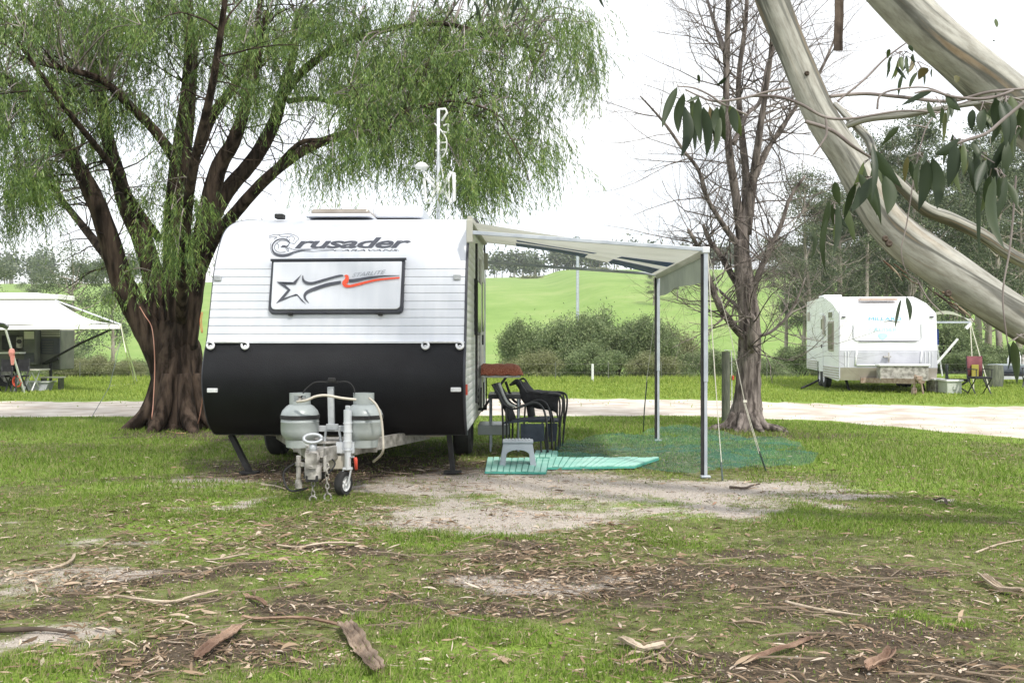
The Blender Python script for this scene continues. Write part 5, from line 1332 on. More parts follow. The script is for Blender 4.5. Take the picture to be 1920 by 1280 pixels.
# ------------------------------------------------------------------ ground sheets
M_mesh = mat('teal_shade_mesh', (.02, .16, .13), (.05, .26, .22), scale=3, rough=.7, alpha=.21, bump=.4, bscale=50)
M_mat = mat('turquoise_foam', (.24, .55, .46), (.38, .66, .57), scale=3, rough=.6)
def ground_sheet():
    near = [(1030, 880), (1100, 883), (1180, 880), (1215, 884), (1250, 893), (1300, 895), (1360, 890), (1420, 884), (1480, 876), (1530, 862)]
    far = [(1045, 835), (1090, 830), (1140, 824), (1190, 818), (1230, 812), (1270, 806), (1320, 809), (1370, 820), (1420, 828), (1500, 838)]
    n = 70; rows = []
    nx = [np.interp(np.linspace(0, 9, n), range(10), [q[k] for q in near]) for k in (0, 1)]; fx = [np.interp(np.linspace(0, 9, n), range(10), [q[k] for q in far]) for k in (0, 1)]
    for j in range(30):
        t = j / 29; r = []
        for i in range(n):
            a, b = G(nx[0][i], nx[1][i]), G(fx[0][i], fx[1][i]); p = a.lerp(b, t)
            w = float(fbm(np.array([p.x * 1.6]), np.array([p.y * 4.5]), 4)[0]); e = min(t, 1 - t, i / n, 1 - i / n) * 6
            p.x += .05 * sin(i * .5) * (1 - min(1, e)); p.y += .16 * (float(fbm(np.array([p.x * 1.3]), np.array([t * 2.]), 3)[0]) - .5) * 4; p.z = .006 + (.018 if t < .35 and i < 40 else .085) * max(0, w - .36) * 2.6; r.append(p)
        rows.append(r)
    tag(MB().sheet(rows).build('ground_sheet', M_mesh, smooth=True), 'wrinkled teal shade mesh spread on the grass under the awning', 'ground sheet')
ground_sheet()
def foam(name, c, lab, th=.02):
    """c: four ground pixels near-left, near-right, far-right, far-left; slats run front to back"""
    q = [G(*a) for a in c]; L = (q[1] - q[0]).length; n = int(L / .055); D_ = max(2, int((q[3] - q[0]).length / .055)); m = MB()
    for i in range(n):
        for j in range(D_):
            u0, u1, v0, v1 = (i + .08) / n, (i + .92) / n, (j + .04) / D_, (j + .96) / D_
            pt = lambda u, v, z: q[0].lerp(q[1], u).lerp(q[3].lerp(q[2], u), v) + Vector((0, 0, z))
            z = .024 + th + .004 * sin(i * 1.3)
            m.add([pt(u0, v0, z), pt(u1, v0, z), pt(u1, v1, z), pt(u0, v1, z)], [(0, 1, 2, 3)])
            m.add([pt(u0, v0, z), pt(u1, v0, z), pt(u1, v0, z - .012), pt(u0, v0, z - .012)], [(0, 1, 2, 3)])
            m.add([pt(u1, v0, z), pt(u1, v1, z), pt(u1, v1, z - .012), pt(u1, v0, z - .012)], [(0, 1, 2, 3)])
    base = MB(); e = [p + Vector((0, 0, .012)) for p in q]; base.prism(e, (0, 0, th))
    o = base.build(name, M_mat2); tag(o, lab, 'mat'); m.build('slats', M_mat, o)
M_mat2 = mat('turquoise_foam_base', (.05, .28, .22), (.08, .36, .29), scale=3, rough=.7)
foam('ground_mat', [(909, 890), (1024, 891), (1030, 866), (914, 864)], 'square turquoise plastic mat under the grey step stool')
foam('ground_mat', [(1026, 882), (1190, 880), (1240, 880), (1232, 864), (1028, 864)][:2] + [(1236, 864), (1030, 864)], 'long turquoise plastic mat running right from the chairs')
foam('ground_mat', [(1000, 863), (1045, 863), (1046, 851), (1004, 851)], 'small turquoise plastic mat behind the chairs')

# ------------------------------------------------------------------ stool, chairs, tables
M_stool = mat('grey_plastic', (.30, .34, .38), (.38, .42, .46), scale=5, rough=.5)
def stool():
    c = G(971, 880); c.y += .12
    o = thing('step_stool', 'small grey plastic step stool with arched front on the turquoise mat', 'stool', (c.x, c.y, .035))
    W, Wt, Dp, H = .36, .28, .25, .25
    # front and back panels with an arch
    for s in (-1, 1):
        y = s * Dp / 2; n = 12; m = MB(); out = []; inn = []
        yy = lambda z: s * (Dp / 2 - .03 * z / H)
        for i in range(n + 1):
            t = i / n; xo = -Wt / 2 + Wt * t
            a = pi * (1 - t); xi = .115 * cos(a); zi = .11 + .05 * sin(a)
            out.append((xo, yy(H), H - .02)); inn.append((xi, yy(zi), zi))
        out = [(-W / 2, yy(0), 0)] + out + [(W / 2, yy(0), 0)]; inn = [(-W / 2 + .055, yy(0), 0)] + inn + [(W / 2 - .055, yy(0), 0)]
        m.sheet([out, inn]); m.build('front_panel' if s < 0 else 'back_panel', M_stool, o, solid=.012)
    for s in (-1, 1):
        MB().sheet([[(s * W / 2, -Dp / 2, 0), (s * W / 2, Dp / 2, 0)], [(s * Wt / 2, -Dp / 2 + .03, H - .02), (s * Wt / 2, Dp / 2 - .03, H - .02)]]).build('side_panel', M_stool, o, solid=.012)
    t = MB().box((0, 0, H - .012), (Wt + .03, Dp - .02, .024)); tp = t.build('top', M_stool, o, bevel=.008)
    g = MB()
    for i in range(8): g.box((-.115 + i * .033, 0, H + .004), (.014, Dp - .06, .008))
    g.build('grip_ribs', M_stool, tp)
stool()

M_blackcloth = mat('black_padded_cloth', (.008, .008, .010), (.022, .022, .026), scale=14, rough=.85, bump=.5, bscale=30)
M_navycloth = mat('dark_navy_cloth', (.025, .032, .05), (.05, .06, .085), scale=10, rough=.8)
M_chairtube = mat('black_chair_tube', (.02, .02, .024), (.06, .06, .065), scale=8, rough=.35, metal=.3)
M_armpad = mat('pale_arm_edge', (.35, .35, .36), (.5, .5, .5), scale=8, rough=.5)
SKEW = [.14]
def px3(L, d, dy=0): return [P(a, b, d) + Vector((SKEW[0] * dy, dy, 0)) for a, b in L]
def folding_chair(name_lab, d, frame, legs, back, seat, pocket, hem, extra=None):
    c = P(frame[-1][0], frame[-1][1], d)
    o = thing('folding_chair', name_lab, 'chair', (c.x, d, 0))
    for dy in (0, .48):
        MB().tube(crm(px3(frame, d, dy), 5), .012, 8).build('side_frame', M_chairtube, o, smooth=True, wc=True)
        for lg in legs: MB().tube(crm(px3(lg, d, dy), 4), .011, 8).build('leg', M_chairtube, o, smooth=True, wc=True)
    MB().sheet([px3(back, d, dy) for dy in (.01, .16, .32, .47)]).build('backrest', M_blackcloth, o, smooth=True, solid=.025, wc=True)
    MB().sheet([px3(seat, d, dy) for dy in (.01, .16, .32, .47)]).build('seat', M_navycloth, o, solid=.022, wc=True)
    MB().add(px3(pocket, d, -.012) , [tuple(range(len(pocket)))]).build('side_pocket', M_navycloth, o, solid=.012, wc=True)
    for dy in (0, .48):
        MB().tube(crm(px3(hem, d, dy + .0), 4), .016, 6).build('armrest', M_armpad if dy == 0 and not extra else M_blackcloth, o, smooth=True, wc=True)
    return o
folding_chair('front black folding camp chair with curved tube arms facing right', 11.3,
              [(923, 721), (934, 738), (944, 757), (960, 766), (976, 763), (990, 757), (1004, 755), (1016, 762), (1023, 780), (1026, 810), (1027, 850)],
              [[(941, 750), (943, 800), (943, 852)], [(948, 762), (950, 800), (949, 850)], [(1017, 792), (1014, 830), (1016, 852)], [(990, 854), (1010, 854), (1027, 851)]],
              [(923, 720), (929, 732), (937, 748), (944, 762), (951, 778), (955, 790)], [(944, 793), (970, 790), (1000, 788), (1024, 787)],
              [(976, 794), (1021, 794), (1021, 826), (1000, 828), (977, 823)], [(936, 718), (944, 740), (953, 756), (966, 762)])
SKEW[0] = .16
ch2 = folding_chair('rear black folding camp chair with a black jacket over its arm', 11.9,
              [(956, 722), (970, 712), (982, 728), (992, 737), (1020, 738), (1044, 739), (1054, 746), (1055, 765), (1050, 800), (1046, 851)],
              [[(975, 745), (972, 790), (969, 830)], [(1047, 742), (1050, 760), (1048, 800)], [(968, 842), (1000, 848), (1046, 851)], [(1030, 760), (1040, 800), (1042, 848)]],
              [(955, 722), (964, 715), (973, 726), (982, 742), (988, 760), (992, 785)], [(990, 790), (1010, 790), (1046, 790)],
              [(1026, 793), (1046, 793), (1043, 826), (1030, 828)], [(985, 737), (1020, 739), (1048, 741)], True)
# jacket draped over the rear chair
rows = []
for k, dy in enumerate((-.04, -.03, .0, .15, .32, .46, .50)):
    zz = (0 if k > 1 else -.10 * (2 - k))
    rows.append([P(a, b, 11.9) + Vector((.16 * dy, dy, zz * (.8 + .03 * i) + .005 * sin(i * 2.3 + k) + .014)) for i, (a, b) in enumerate([(975, 720), (984, 732), (990, 737), (998, 737), (1010, 739), (1025, 739), (1038, 742), (1047, 745)])])
tag(MB().sheet(rows).build('jacket', M_blackcloth, smooth=True, solid=.012), 'black jacket draped over the rear camp chair', 'jacket')

M_rug = mat('rust_red_rug', (.28, .06, .03), (.55, .22, .14), scale=60, rough=.95, bump=.8, bscale=90)
M_tabletop = mat('pale_table_top', (.50, .50, .48), (.62, .62, .60), scale=4, rough=.5)
def camp_table():
    o = thing('camp_table', 'low camp table with black edge behind the front chair', 'table', (-.1, 11.9, 0))
    a, b = P(916, 741, 11.7), P(975, 741, 11.7); z = a.z
    MB().box(((a.x + b.x) / 2, 12.0, z), (b.x - a.x, .6, .022)).build('table_top', M_tabletop, o, bevel=.004, wc=True)
    MB().box(((a.x + b.x) / 2, 11.695, z - .015), (b.x - a.x + .01, .012, .05)).build('edge', M_chairtube, o, wc=True)
    for x in (a.x + .02, b.x - .02):
        for y in (11.73, 12.27): MB().tube([(x, y, 0), (x, y, z - .012)], .013, 8).build('leg', M_pole, o, wc=True)
camp_table()
def wall_table():
    o = thing('picnic_table', 'fold down picnic table on the caravan wall under a rust red rug', 'table', (-.15, 12.4, 0))
    z = .865; x0, x1 = -.36, .10
    MB().box(((x0 + x1) / 2, 12.35, z), (x1 - x0, .8, .025)).build('table_top', M_tabletop, o, bevel=.004, wc=True)
    for y in (12.0, 12.7): MB().tube([(x1 - .16, y, z), (x0 - .0, y, .45)], .01, 6).build('brace', M_chairtube, o, wc=True)
wall_table()
rows = []
for j, y in enumerate(np.linspace(11.93, 12.77, 9)):
    r = []
    for i, x in enumerate(np.linspace(-.37, .13, 12)):
        z = .885 + .115 * (1 - abs((j - 4) / 4) ** 3) * (1 if i < 10 else (.75 if i == 10 else .05)) + .008 * sin(i * 2 + j * 1.3)
        r.append((x, y, z))
    rows.append(r)
tag(MB().sheet(rows).build('rug', M_rug, smooth=True, solid=.012), 'rust red patterned rug folded on the fold down table', 'rug')
# hooks and kettle on the caravan side
o = thing('utensil_rack', 'dark utensils hanging on the caravan wall behind the chairs', 'utensils', tuple(P(903, 735, 12.0)))
for i, (px, y0, y1) in enumerate(((897, 722, 760), (902, 726, 764), (907, 716, 768), (912, 700, 766))):
    MB().tube([P(px, y0, 12), P(px, y1, 12)], .008, 6).build('utensil', M_rubber, o, wc=True)
MB().beam(P(893, 767, 12), P(913, 766, 12), .012, .03).build('rail', M_rubber, o, wc=True)

# ------------------------------------------------------------------ TV antenna
def antenna():
    b = P(822, 408, 11.9); o = thing('tv_antenna', 'white twin loop television antenna on a mast above the caravan roof', 'antenna', tuple(b))
    M = mat('antenna_white', (.66, .67, .66), (.78, .79, .78), scale=6, rough=.5)
    MB().tube([b + Vector((0, 0, -.12)), P(822, 205, 11.9)], .020, 8).build('mast', M_alu, o, smooth=True, wc=True)
    q = lambda L, d=11.9: [P(760 + a * .1954, 180 + c * .1953, d) for a, c in L]
    MB().tube(q([(365, 890), (440, 725), (465, 740), (470, 1000), (440, 1025), (365, 900)]), .022, 8).build('loop', M, o, smooth=True, wc=True)
    MB().tube(q([(285, 880), (205, 790), (180, 790), (195, 1010), (235, 1030), (285, 900)]), .018, 8).build('loop', M, o, smooth=True, wc=True)
    MB().tube(q([(415, 790), (420, 970)]), .012, 6).build('cross_rod', M, o, wc=True)
    MB().box(q([(325, 890)])[0], (.07, .06, .14)).build('hub', M, o, bevel=.015, wc=True)
    MB().tube(q([(310, 130), (385, 125), (400, 160), (350, 240)]), .014, 8).build('loop', M, o, smooth=True, wc=True)
    MB().tube(q([(365, 285), (410, 270), (415, 355), (360, 345)]), .013, 8).build('loop', M, o, smooth=True, wc=True)
    MB().tube(crm(q([(280, 265), (350, 340), (395, 420), (390, 520), (350, 590), (300, 605)]), 5), .009, 6).build('curved_rod', M, o, smooth=True, wc=True)
    MB().tube(crm(q([(300, 620), (335, 650), (360, 760), (370, 860)]), 5), .009, 6).build('curved_rod', M, o, smooth=True, wc=True)
    MB().tube(q([(290, 455), (390, 445)]), .010, 6).build('cross_rod', M, o, wc=True)
    MB().tube(q([(290, 525), (390, 515)]), .010, 6).build('cross_rod', M, o, wc=True)
    MB().lathe([(.001, -.02), (.07, -.01), (.09, .02), (.04, .06), (.001, .07)], q([(155, 690)])[0], 14).build('amplifier', M, o, smooth=True, wc=True)
    MB().tube(q([(155, 700), (280, 820)]), .01, 6).build('arm', M, o, wc=True)
antenna()

# ------------------------------------------------------------------ tap post, marker post, power pole, fence
M_post = mat('grey_green_post', (.09, .10, .08), (.16, .17, .13), scale=9, rough=.9, bump=.7, stretch=(2, 2, .4))
b = G(1361, 792); o = thing('tap_post', 'weathered timber post with a white water pipe beside the bare tree', 'post', tuple(b))
MB().tube([(b.x, b.y, -.05), (b.x, b.y, .5), (b.x, b.y, 1.12)], [.07, .068, .065], 10).build('post', M_post, o, smooth='auto', wc=True)
MB().tube([(b.x - .03, b.y - .03, 1.14), (b.x + .08, b.y - .04, 1.14), (b.x + .085, b.y - .05, .2)], .009, 6).build('pipe', M_lens, o, wc=True)
MB().box((b.x + .10, b.y - .06, .71), (.03, .03, .07)).build('tap', M_red, o, bevel=.005, wc=True)
b = G(1111, 717); tag(MB().tube([(b.x, b.y, -.1), (b.x, b.y, .58)], .04, 8).build('marker_post', M_lens, smooth='auto'), 'short white marker post on the verge before the shrubs', 'post')
c = P(1083, 490, 60); z0 = float(height(c.x, 60)); o = thing('power_pole', 'slim pale power pole standing behind the shrub clump', 'pole', (c.x, 60, z0))
MB().tube([(c.x, 60, z0), (c.x, 60, c.z + 1.5)], [.11, .09], 10).build('pole', M_pole, o, wc=True)
MB().beam((c.x - .7, 60, c.z + 1.1), (c.x + .7, 60, c.z + 1.1), .08, .10).build('crossarm', M_post, o, wc=True)
def fence():
    y = 32.6; o = thing('wire_fence', 'low wire fence along the back of the grass verge', 'fence', (0, y, 0))
    for i in range(26):
        x = -19 + i * 1.7; z = float(height(x, y)); MB().tube([(x, y, z - .1), (x, y, z + .62)], .016, 5).build('fence_post', M_post, o, wc=True)
    for h in (.28, .55):
        MB().tube([(x, y, float(height(x, y)) + h) for x in np.linspace(-19, 24, 40)], .0025, 4).build('wire', M_galvdirty, o, wc=True)
fence()

# ------------------------------------------------------------------ second caravan (right, far side of the track)
M_w2 = mat('white_fibreglass', (.78, .80, .82), (.84, .85, .87), scale=1.2, rough=.4)
M_grey2 = mat('grey_panel', (.40, .41, .46), (.48, .49, .54), scale=3, rough=.5)
M_tan2 = mat('tan_panel', (.36, .32, .28), (.44, .40, .36), scale=3, rough=.5)
M_blue = mat('sky_blue_vinyl', (.10, .42, .66), (.16, .50, .74), scale=4, rough=.5)
M_blue2 = mat('pale_blue_vinyl', (.36, .66, .80), (.46, .72, .84), scale=4, rough=.5)
M_pane2 = mat('brown_tinted_pane', (.10, .09, .07), (.15, .14, .11), scale=2, rough=.35)
M_rust = mat('rusty_steel', (.24, .16, .12), (.38, .30, .24), scale=14, rough=.85)
def caravan2():
    YAW = -math.atan2(.59, 4.9); A = Vector((8.29, 25.6, 0)); W = 2.36
    o = thing('caravan', 'white pop top caravan with blue lettering parked across the gravel track', 'caravan', tuple(A), YAW)
    prof = [(.10, .30), (.0, .62), (.02, 1.06), (.06, 1.5), (.10, 1.93), (.22, 2.02), (1.0, 2.27), (1.9, 2.44), (2.3, 2.50), (4.9, 2.46), (5.0, 2.36), (5.0, .48)]
    def strip(a, b, m, name):
        rows = [[(0, y, z), (W / 2, y - .02, z), (W, y, z)] for y, z in prof[a:b + 1]]
        MB().sheet(rows).build(name, m, o)
    strip(0, 1, M_tan2, 'lower_front_panel'); strip(1, 2, M_grey2, 'front_panel'); strip(2, 4, M_w2, 'upper_front_panel'); strip(4, 11, M_w2, 'roof')
    for x in (0, W):
        pts = [(x, y, z) for y, z in prof] ; pts = [p for p in pts] + [(x, 3.2, .46), (x, 3.2, .72), (x, 2.35, .72), (x, 2.35, .34), (x, .3, .27)]
        MB().add(pts, [tuple(range(len(pts)))]).build('side_wall', M_w2, o)
    sx = -.012
    for i in range(5): MB().box((sx, 1.2, .34 + i * .065), (.02, 2.1, .022)).build('side_stripe', M_tan2, o)
    for i in range(4): MB().box((sx, 4.05, .52 + i * .065), (.02, 1.6, .022)).build('side_stripe', M_tan2, o)
    w = MB().box((sx, 1.15, 1.42), (.03, .7, .78)).build('window', M_tan2, o, bevel=.01); MB().box((sx - .02, 1.15, 1.42), (.01, .6, .68)).build('pane', M_pane2, w)
    w = MB().box((sx, 2.25, 1.76), (.03, .55, .36)).build('window', M_w2, o, bevel=.01); MB().box((sx - .02, 2.25, 1.76), (.01, .45, .28)).build('pane', M_pane2, w)
    w = MB().box((sx, 1.15, 1.98), (.03, .62, .2)).build('window', M_w2, o, bevel=.01); MB().box((sx - .02, 1.15, 1.98), (.01, .5, .14)).build('pane', M_pane2, w)
    MB().box((sx - .03, 2.05, 1.72), (.03, .18, .52)).build('shade_flap', M_tan2, o)
    MB().box((sx, 4.6, 2.02), (.03, .3, .26)).build('vent', M_tan2, o)
    d = MB().box((sx, 2.6, 1.25), (.02, .62, 1.6)).build('door', M_w2, o, bevel=.02); MB().box((sx - .02, 2.35, 1.15), (.03, .04, .1)).build('handle', M_rubber, d)
    MB().box((sx - .0, .02, 1.2), (.03, .03, 1.7)).build('corner_trim', M_grey2, o)
    MB().box((W / 2 - .0, 1.15, 2.38), (.95, .34, .07)).build('roof_hatch', M_rust2, o, bevel=.02)
    MB().box((.35, 3.2, 2.52), (.5, .8, .13)).build('roof_vent', M_w2, o, bevel=.03)
    # wheels in tandem
    for x in (.12, W - .12):
        for y in (2.45, 3.08):
            t = MB().lathe([(.18, -.09), (.28, -.09), (.325, -.06), (.325, .06), (.28, .09), (.18, .09)], (x, y, .325), 26, 'X').build('wheel', M_rubber, o, smooth='auto')
            MB().lathe([(.02, -.06), (.17, -.04), (.185, -.085), (.185, .085), (.17, .04), (.02, .06)], (x, y, .325), 20, 'X').build('rim', M_lens, t, smooth='auto')
    # boot lid with white frame, hatch outline
    f = MB(); y = -.015
    for a, b in (((.37, .68), (.40, 1.04)), ((.40, .68), (W - .42, .68)), ((W - .42, .68), (W - .38, 1.04))): f.tube([(a[0], y, a[1]), (b[0], y, b[1])], .022, 6)
    f.build('boot_frame', M_w2, o, smooth=True); MB().box((W / 2 - .01, .008, .86), (1.5, .02, .32)).build('boot_lid', M_grey2, o, bevel=.01)
    for x in (.12, .2, W - .3, W - .2, W - .12): MB().box((x, -.006, .83), (.012, .012, .4)).build('panel_rib', M_w2, o)
    h = MB(); h.tube([(.33, .045, 1.72), (.33, .02, 1.36), (.40, .02, 1.30), (W - .45, .02, 1.30), (W - .38, .03, 1.36), (W - .38, .05, 1.72)], .010, 6); h.build('hatch_outline', M_grey2, o)
    MB().beam((.45, .005, 1.28), (W - .5, .005, 1.28), .012, .018).build('hatch_rail', M_trim, o)
    for x in (.1, W - .12): MB().box((x, .07, 1.9), (.09, .03, .03)).build('marker_light', M_trim, o)
    def yf2(z): return float(np.interp(z, [b for a, b in prof[:5]], [a for a, b in prof[:5]]))
    Rm = Matrix.Rotation(-YAW, 3, 'Z')
    def FS2(px, py):
        d = 25.5; q = Vector((0, 0, 0))
        for i in range(8):
            w_ = P(px, py, d); q = Rm @ (w_ - A); d += (yf2(q.z) - .026 - q.y)
        return q + Vector((0, -.004, 0))
    decal('lettering', [text_px('MILLARD', 1629, 1690, 600.5, 6.2, bold=.0)], FS2, M_blue, o)
    decal('swoosh', [ribbon2(sp2([(1656, 603.4), (1668, 601.6), (1680, 603), (1690, 604.2)], 5), resample([.3, 1.4, 1.2, .3], 16))], FS2, M_trim, o)
    decal('lettering', [text_px('CRUISER', 1630, 1682, 621, 7, bold=.0)], FS2, M_blue2, o)
    sh = [(1647, 629), (1647, 626), (1655, 624), (1663, 626), (1664, 630), (1659, 635), (1655, 637), (1650, 634)]
    decal('shield', [(sh, [tuple(range(8))])], FS2, M_blue2, o)
    decal('pinstripe', [ribbon2(sp2([(1607, 617), (1625, 621), (1640, 629), (1652, 632)], 5), .7), ribbon2(sp2([(1702, 617), (1686, 621), (1670, 629), (1658, 632)], 5), .7), ribbon2(sp2([(1618, 628), (1640, 633), (1655, 636), (1680, 633), (1695, 628)], 4), .5)], FS2, M_blue2, o)
    # drawbar and tool box
    db = MB(); db.beam((.55, .2, .30), (W / 2 + .25, -1.55, .34), .06, .12); db.beam((W - .4, .2, .30), (W / 2 + .35, -1.55, .34), .06, .12); db.beam((.5, .0, .30), (W - .3, .0, .30), .05, .13)
    db.build('drawbar', M_rust, o)
    t = MB().box((W / 2 + .25, -.32, .50), (1.15, .38, .38)).build('tool_box', M_galvdirty, o, bevel=.015); MB().box((W / 2 + .25, -.33, .70), (1.22, .44, .05)).build('lid', M_lens, t, bevel=.01)
    c = MB(); c.tube([(W / 2 + .3, -1.45, .42), (W / 2 + .3, -1.75, .36)], [.06, .05], 10); c.tube([(W / 2 + .22, -1.5, .10), (W / 2 + .24, -1.5, .5)], .025, 8); c.tube([(W / 2 + .40, -1.6, .05), (W / 2 + .34, -1.6, .42)], .02, 6); c.lathe([(.02, -.04), (.10, -.04), (.10, .04), (.02, .04)], (W / 2 + .22, -1.5, .10), 14, 'X'); c.box((W / 2 + .3, -1.55, .42), (.12, .3, .09))
    g_ = MB(); g_.box((W / 2 - .05, -.05, .90), (.18, .1, .03)); g_.tube([(W / 2 - .02, -.1, .76), (W / 2 - .02, -.1, 1.0)], .02, 8); g_.build('winder', M_galvdirty, o)
    c.build('coupling', M_rust, o, smooth='auto')
    for x in (.25, W - .25): MB().beam((x, .6, .35), (x + .05, .4, .02), .05, .05).build('stabiliser_leg', M_rubber, o)
M_rust2 = mat('pinkish_hatch_lid', (.42, .33, .28), (.52, .42, .36), scale=4, rough=.5)
caravan2()

# the awning and camp beside it
D2 = 26.4
def pp(px, py, d=D2): return P(px, py, d)
o = thing('awning', 'sagging beige awning on the right side of the second caravan', 'awning', tuple(pp(1820, 605)))
a0, a1, b1, b0 = pp(1745, 588, 25.6), pp(1819, 603, 25.4), pp(1822, 600, 29.0), pp(1750, 590, 29.6)
rows = []
for v in np.linspace(0, 1, 8): rows.append([a0.lerp(b0, v).lerp(a1.lerp(b1, v), t) + Vector((0, 0, .16 * sin(pi * t) * (1 - v * .5))) for t in np.linspace(0, 1, 12)])
MB().sheet(rows).build('canopy', M_canvas, o, smooth=True, wc=True)
MB().beam(pp(1747, 604, 25.6), pp(1820, 604, 25.4), .05, .05).build('rafter', M_pole, o, wc=True)
MB().tube([a1, b1], .06, 8).build('roller', M_canvas, o, wc=True)
MB().beam(pp(1820, 606, 25.4), pp(1811, 616, 25.4), .07, .07).build('hinge_arm', M_lens, o, wc=True)
MB().beam(pp(1752, 686, 25.7), pp(1796, 635, 25.5), .06, .06).build('support_arm', M_lens, o, bevel=.005, wc=True)
MB().beam(pp(1749, 604, 25.6), pp(1751, 712, 25.6), .05, .03).build('wall_strut', M_lens, o, wc=True)
for (x1, y1, lab) in ((1826, 738, 'left pink rope from the corner of the second caravan awning'), (1856, 736, 'right white rope from the corner of the second caravan awning')):
    rope('guy_rope', [a1, pp(x1, y1 - 4, 25.2)], .014, lab, group='guy ropes of the second caravan awning')
tag(MB().sheet([[pp(x, y, 26.2) + Vector((0, .06 * sin(x), 0)) for x in (1747, 1750, 1754, 1758, 1760)] for y in (617, 628, 638, 646)]).build('towel', mat('blue_towel', (.015, .06, .38), (.03, .09, .5), scale=3, rough=.9), smooth=True, solid=.02), 'bright blue towel hanging beside the second caravan wall', 'towel')
o = thing('step_ladder', 'white folding frame under the blue towel', 'ladder', tuple(pp(1754, 712)))
MB().tube([pp(1747, 648, 26.2), pp(1760, 648, 26.2)], .025, 6).build('top_rail', M_lens, o, wc=True)
for q in (((1757, 648), (1748, 682)), ((1757, 648), (1762, 680)), ((1762, 672), (1767, 705))): MB().tube([pp(*q[0], 26.2), pp(*q[1], 26.2)], .018, 6).build('strut', M_lens, o, wc=True)
def crate(x0, x1, y0, y1, d, lab, m, lid):
    a = pp(x0, y1, d); b = pp(x1, y0, d); a.z = max(a.z, 0); o = thing('storage_box', lab, 'box', ((a.x + b.x) / 2, d + .25, 0))
    MB().box(((a.x + b.x) / 2, d + .28, (a.z + b.z) / 2), (b.x - a.x, .55, b.z - a.z)).build('body', m, o, bevel=.02, wc=True)
    MB().box(((a.x + b.x) / 2, d + .27, b.z + .02), (b.x - a.x + .05, .6, .05)).build('lid', lid, o, bevel=.01, wc=True)
    MB().box(((a.x + b.x) / 2, d - .01, (a.z + b.z) / 2), ((b.x - a.x) * .2, .03, .09)).build('handle', m, o, wc=True)
crate(1753, 1776, 713, 743, 25.2, 'dark green grey storage box against the second caravan', M_galvdirty, M_lens)
crate(1776, 1804, 715, 744, 24.6, 'pale grey storage box beside the dark one', mat('pale_box', (.42, .45, .40), (.52, .55, .50), rough=.6), M_lens)
M_maroon = mat('maroon_fabric', (.13, .035, .045), (.20, .06, .07), scale=6, rough=.8)
M_yg = mat('olive_cushion', (.25, .22, .03), (.33, .29, .05), scale=6, rough=.8)
def camp_chair(px, py, w, d, m, lab, back_top, seat_y, rz=0.0, panel=None):
    b = G(px, py); d = b.y; s = d / F
    o = thing('camp_chair', lab, 'chair', (b.x, d, 0), rz, 'camp chairs by the second caravan')
    W = w * s; hb = CAMH + (640 - back_top) * s; hs = CAMH + (640 - seat_y) * s
    bk = MB().sheet([[(x, .35 + .04 * cos(x / W * 3), z) for x in np.linspace(-W / 2, W / 2, 6)] for z in (hs, (hs + hb) / 2, hb)]).build('backrest', m, o, smooth=True, solid=.03)
    if panel: MB().box((0, .33, (hs + hb) / 2 - .1), (W * .45, .03, (hb - hs) * .6)).build('cushion', panel, bk)
    MB().box((0, .1, hs), (W, .5, .05)).build('seat', M_blackcloth, o, bevel=.01)
    for x in (-W / 2, W / 2):
        MB().tube([(x, -.15, 0), (x, .34, hs), (x, .38, hb + .02)], .016, 6).build('frame', M_chairtube, o)
        MB().tube([(x, .35, 0), (x, -.14, hs)], .016, 6).build('leg', M_chairtube, o)
        MB().beam((x, -.16, hs + .2), (x, .3, hs + .2), .05, .02).build('armrest', M_rubber, o)
        MB().tube([(x, -.14, hs), (x, -.14, hs + .19)], .012, 6).build('arm_post', M_chairtube, o)
camp_chair(1840, 741, 29, 26, M_maroon, 'maroon high backed camp chair behind the awning ropes', 668, 708, panel=M_yg)
camp_chair(1806, 738, 20, 26, mat('dark_green_fabric', (.015, .03, .025), (.03, .05, .045), rough=.8), 'dark camp chair turned side on behind the storage boxes', 684, 712, rz=1.2)
camp_chair(1893, 726, 46, 27, mat('slate_fabric', (.08, .095, .12), (.13, .15, .18), rough=.8), 'slate grey reclining camp chair at the right edge', 686, 703, rz=-.6)
o = thing('folding_table', 'grey folding table with bottles behind the slate grey chair', 'table', (15.2, 30, 0))
t = P(1905, 684, 30)
MB().box((t.x, 30.3, t.z), (1.1, .6, .04)).build('table_top', M_stool, o, wc=True)
for x in (-.5, .5):
    for y in (30.05, 30.55): MB().tube([(t.x + x, y, 0), (t.x + x, y, t.z)], .02, 6).build('leg', M_chairtube, o, wc=True)
MB().box((t.x, 30.02, t.z - .25), (1.0, .02, .35)).build('shelf', M_grey2, o, wc=True)
for i, (px, hh, mm) in enumerate(((1892, .25, M_lens), (1900, .32, M_alu), (1911, .36, M_lens), (1918, .28, M_galvdirty))):
    c = P(px, 684, 30.3); tag(MB().lathe([(.001, 0), (.05, 0), (.05, hh * .65), (.02, hh * .8), (.02, hh), (.001, hh)], (c.x, 30.3, t.z + .022), 10).build('bottle', mm, smooth='auto'),
                              ('short pale bottle at the left of the folding table', 'silver bottle second on the folding table', 'tallest pale bottle on the folding table', 'dull grey bottle rightmost on the folding table')[i], 'bottle', 'bottles on the folding table')
c = G(1864, 726); tag(MB().lathe([(.001, 0), (.22, 0), (.25, .3), (.23, .62), (.001, .64)], c, 16).build('rubbish_bin', M_post, smooth='auto'), 'dark round bin between the maroon and slate chairs', 'bin')
tag(MB().tube(crm([P(1535, 712, 27.5), P(1520, 720, 27), P(1503, 727, 26.5)], 4), .03, 6).build('waste_hose', M_rubber, smooth=True), 'black waste hose sloping to the grass left of the second caravan', 'hose')

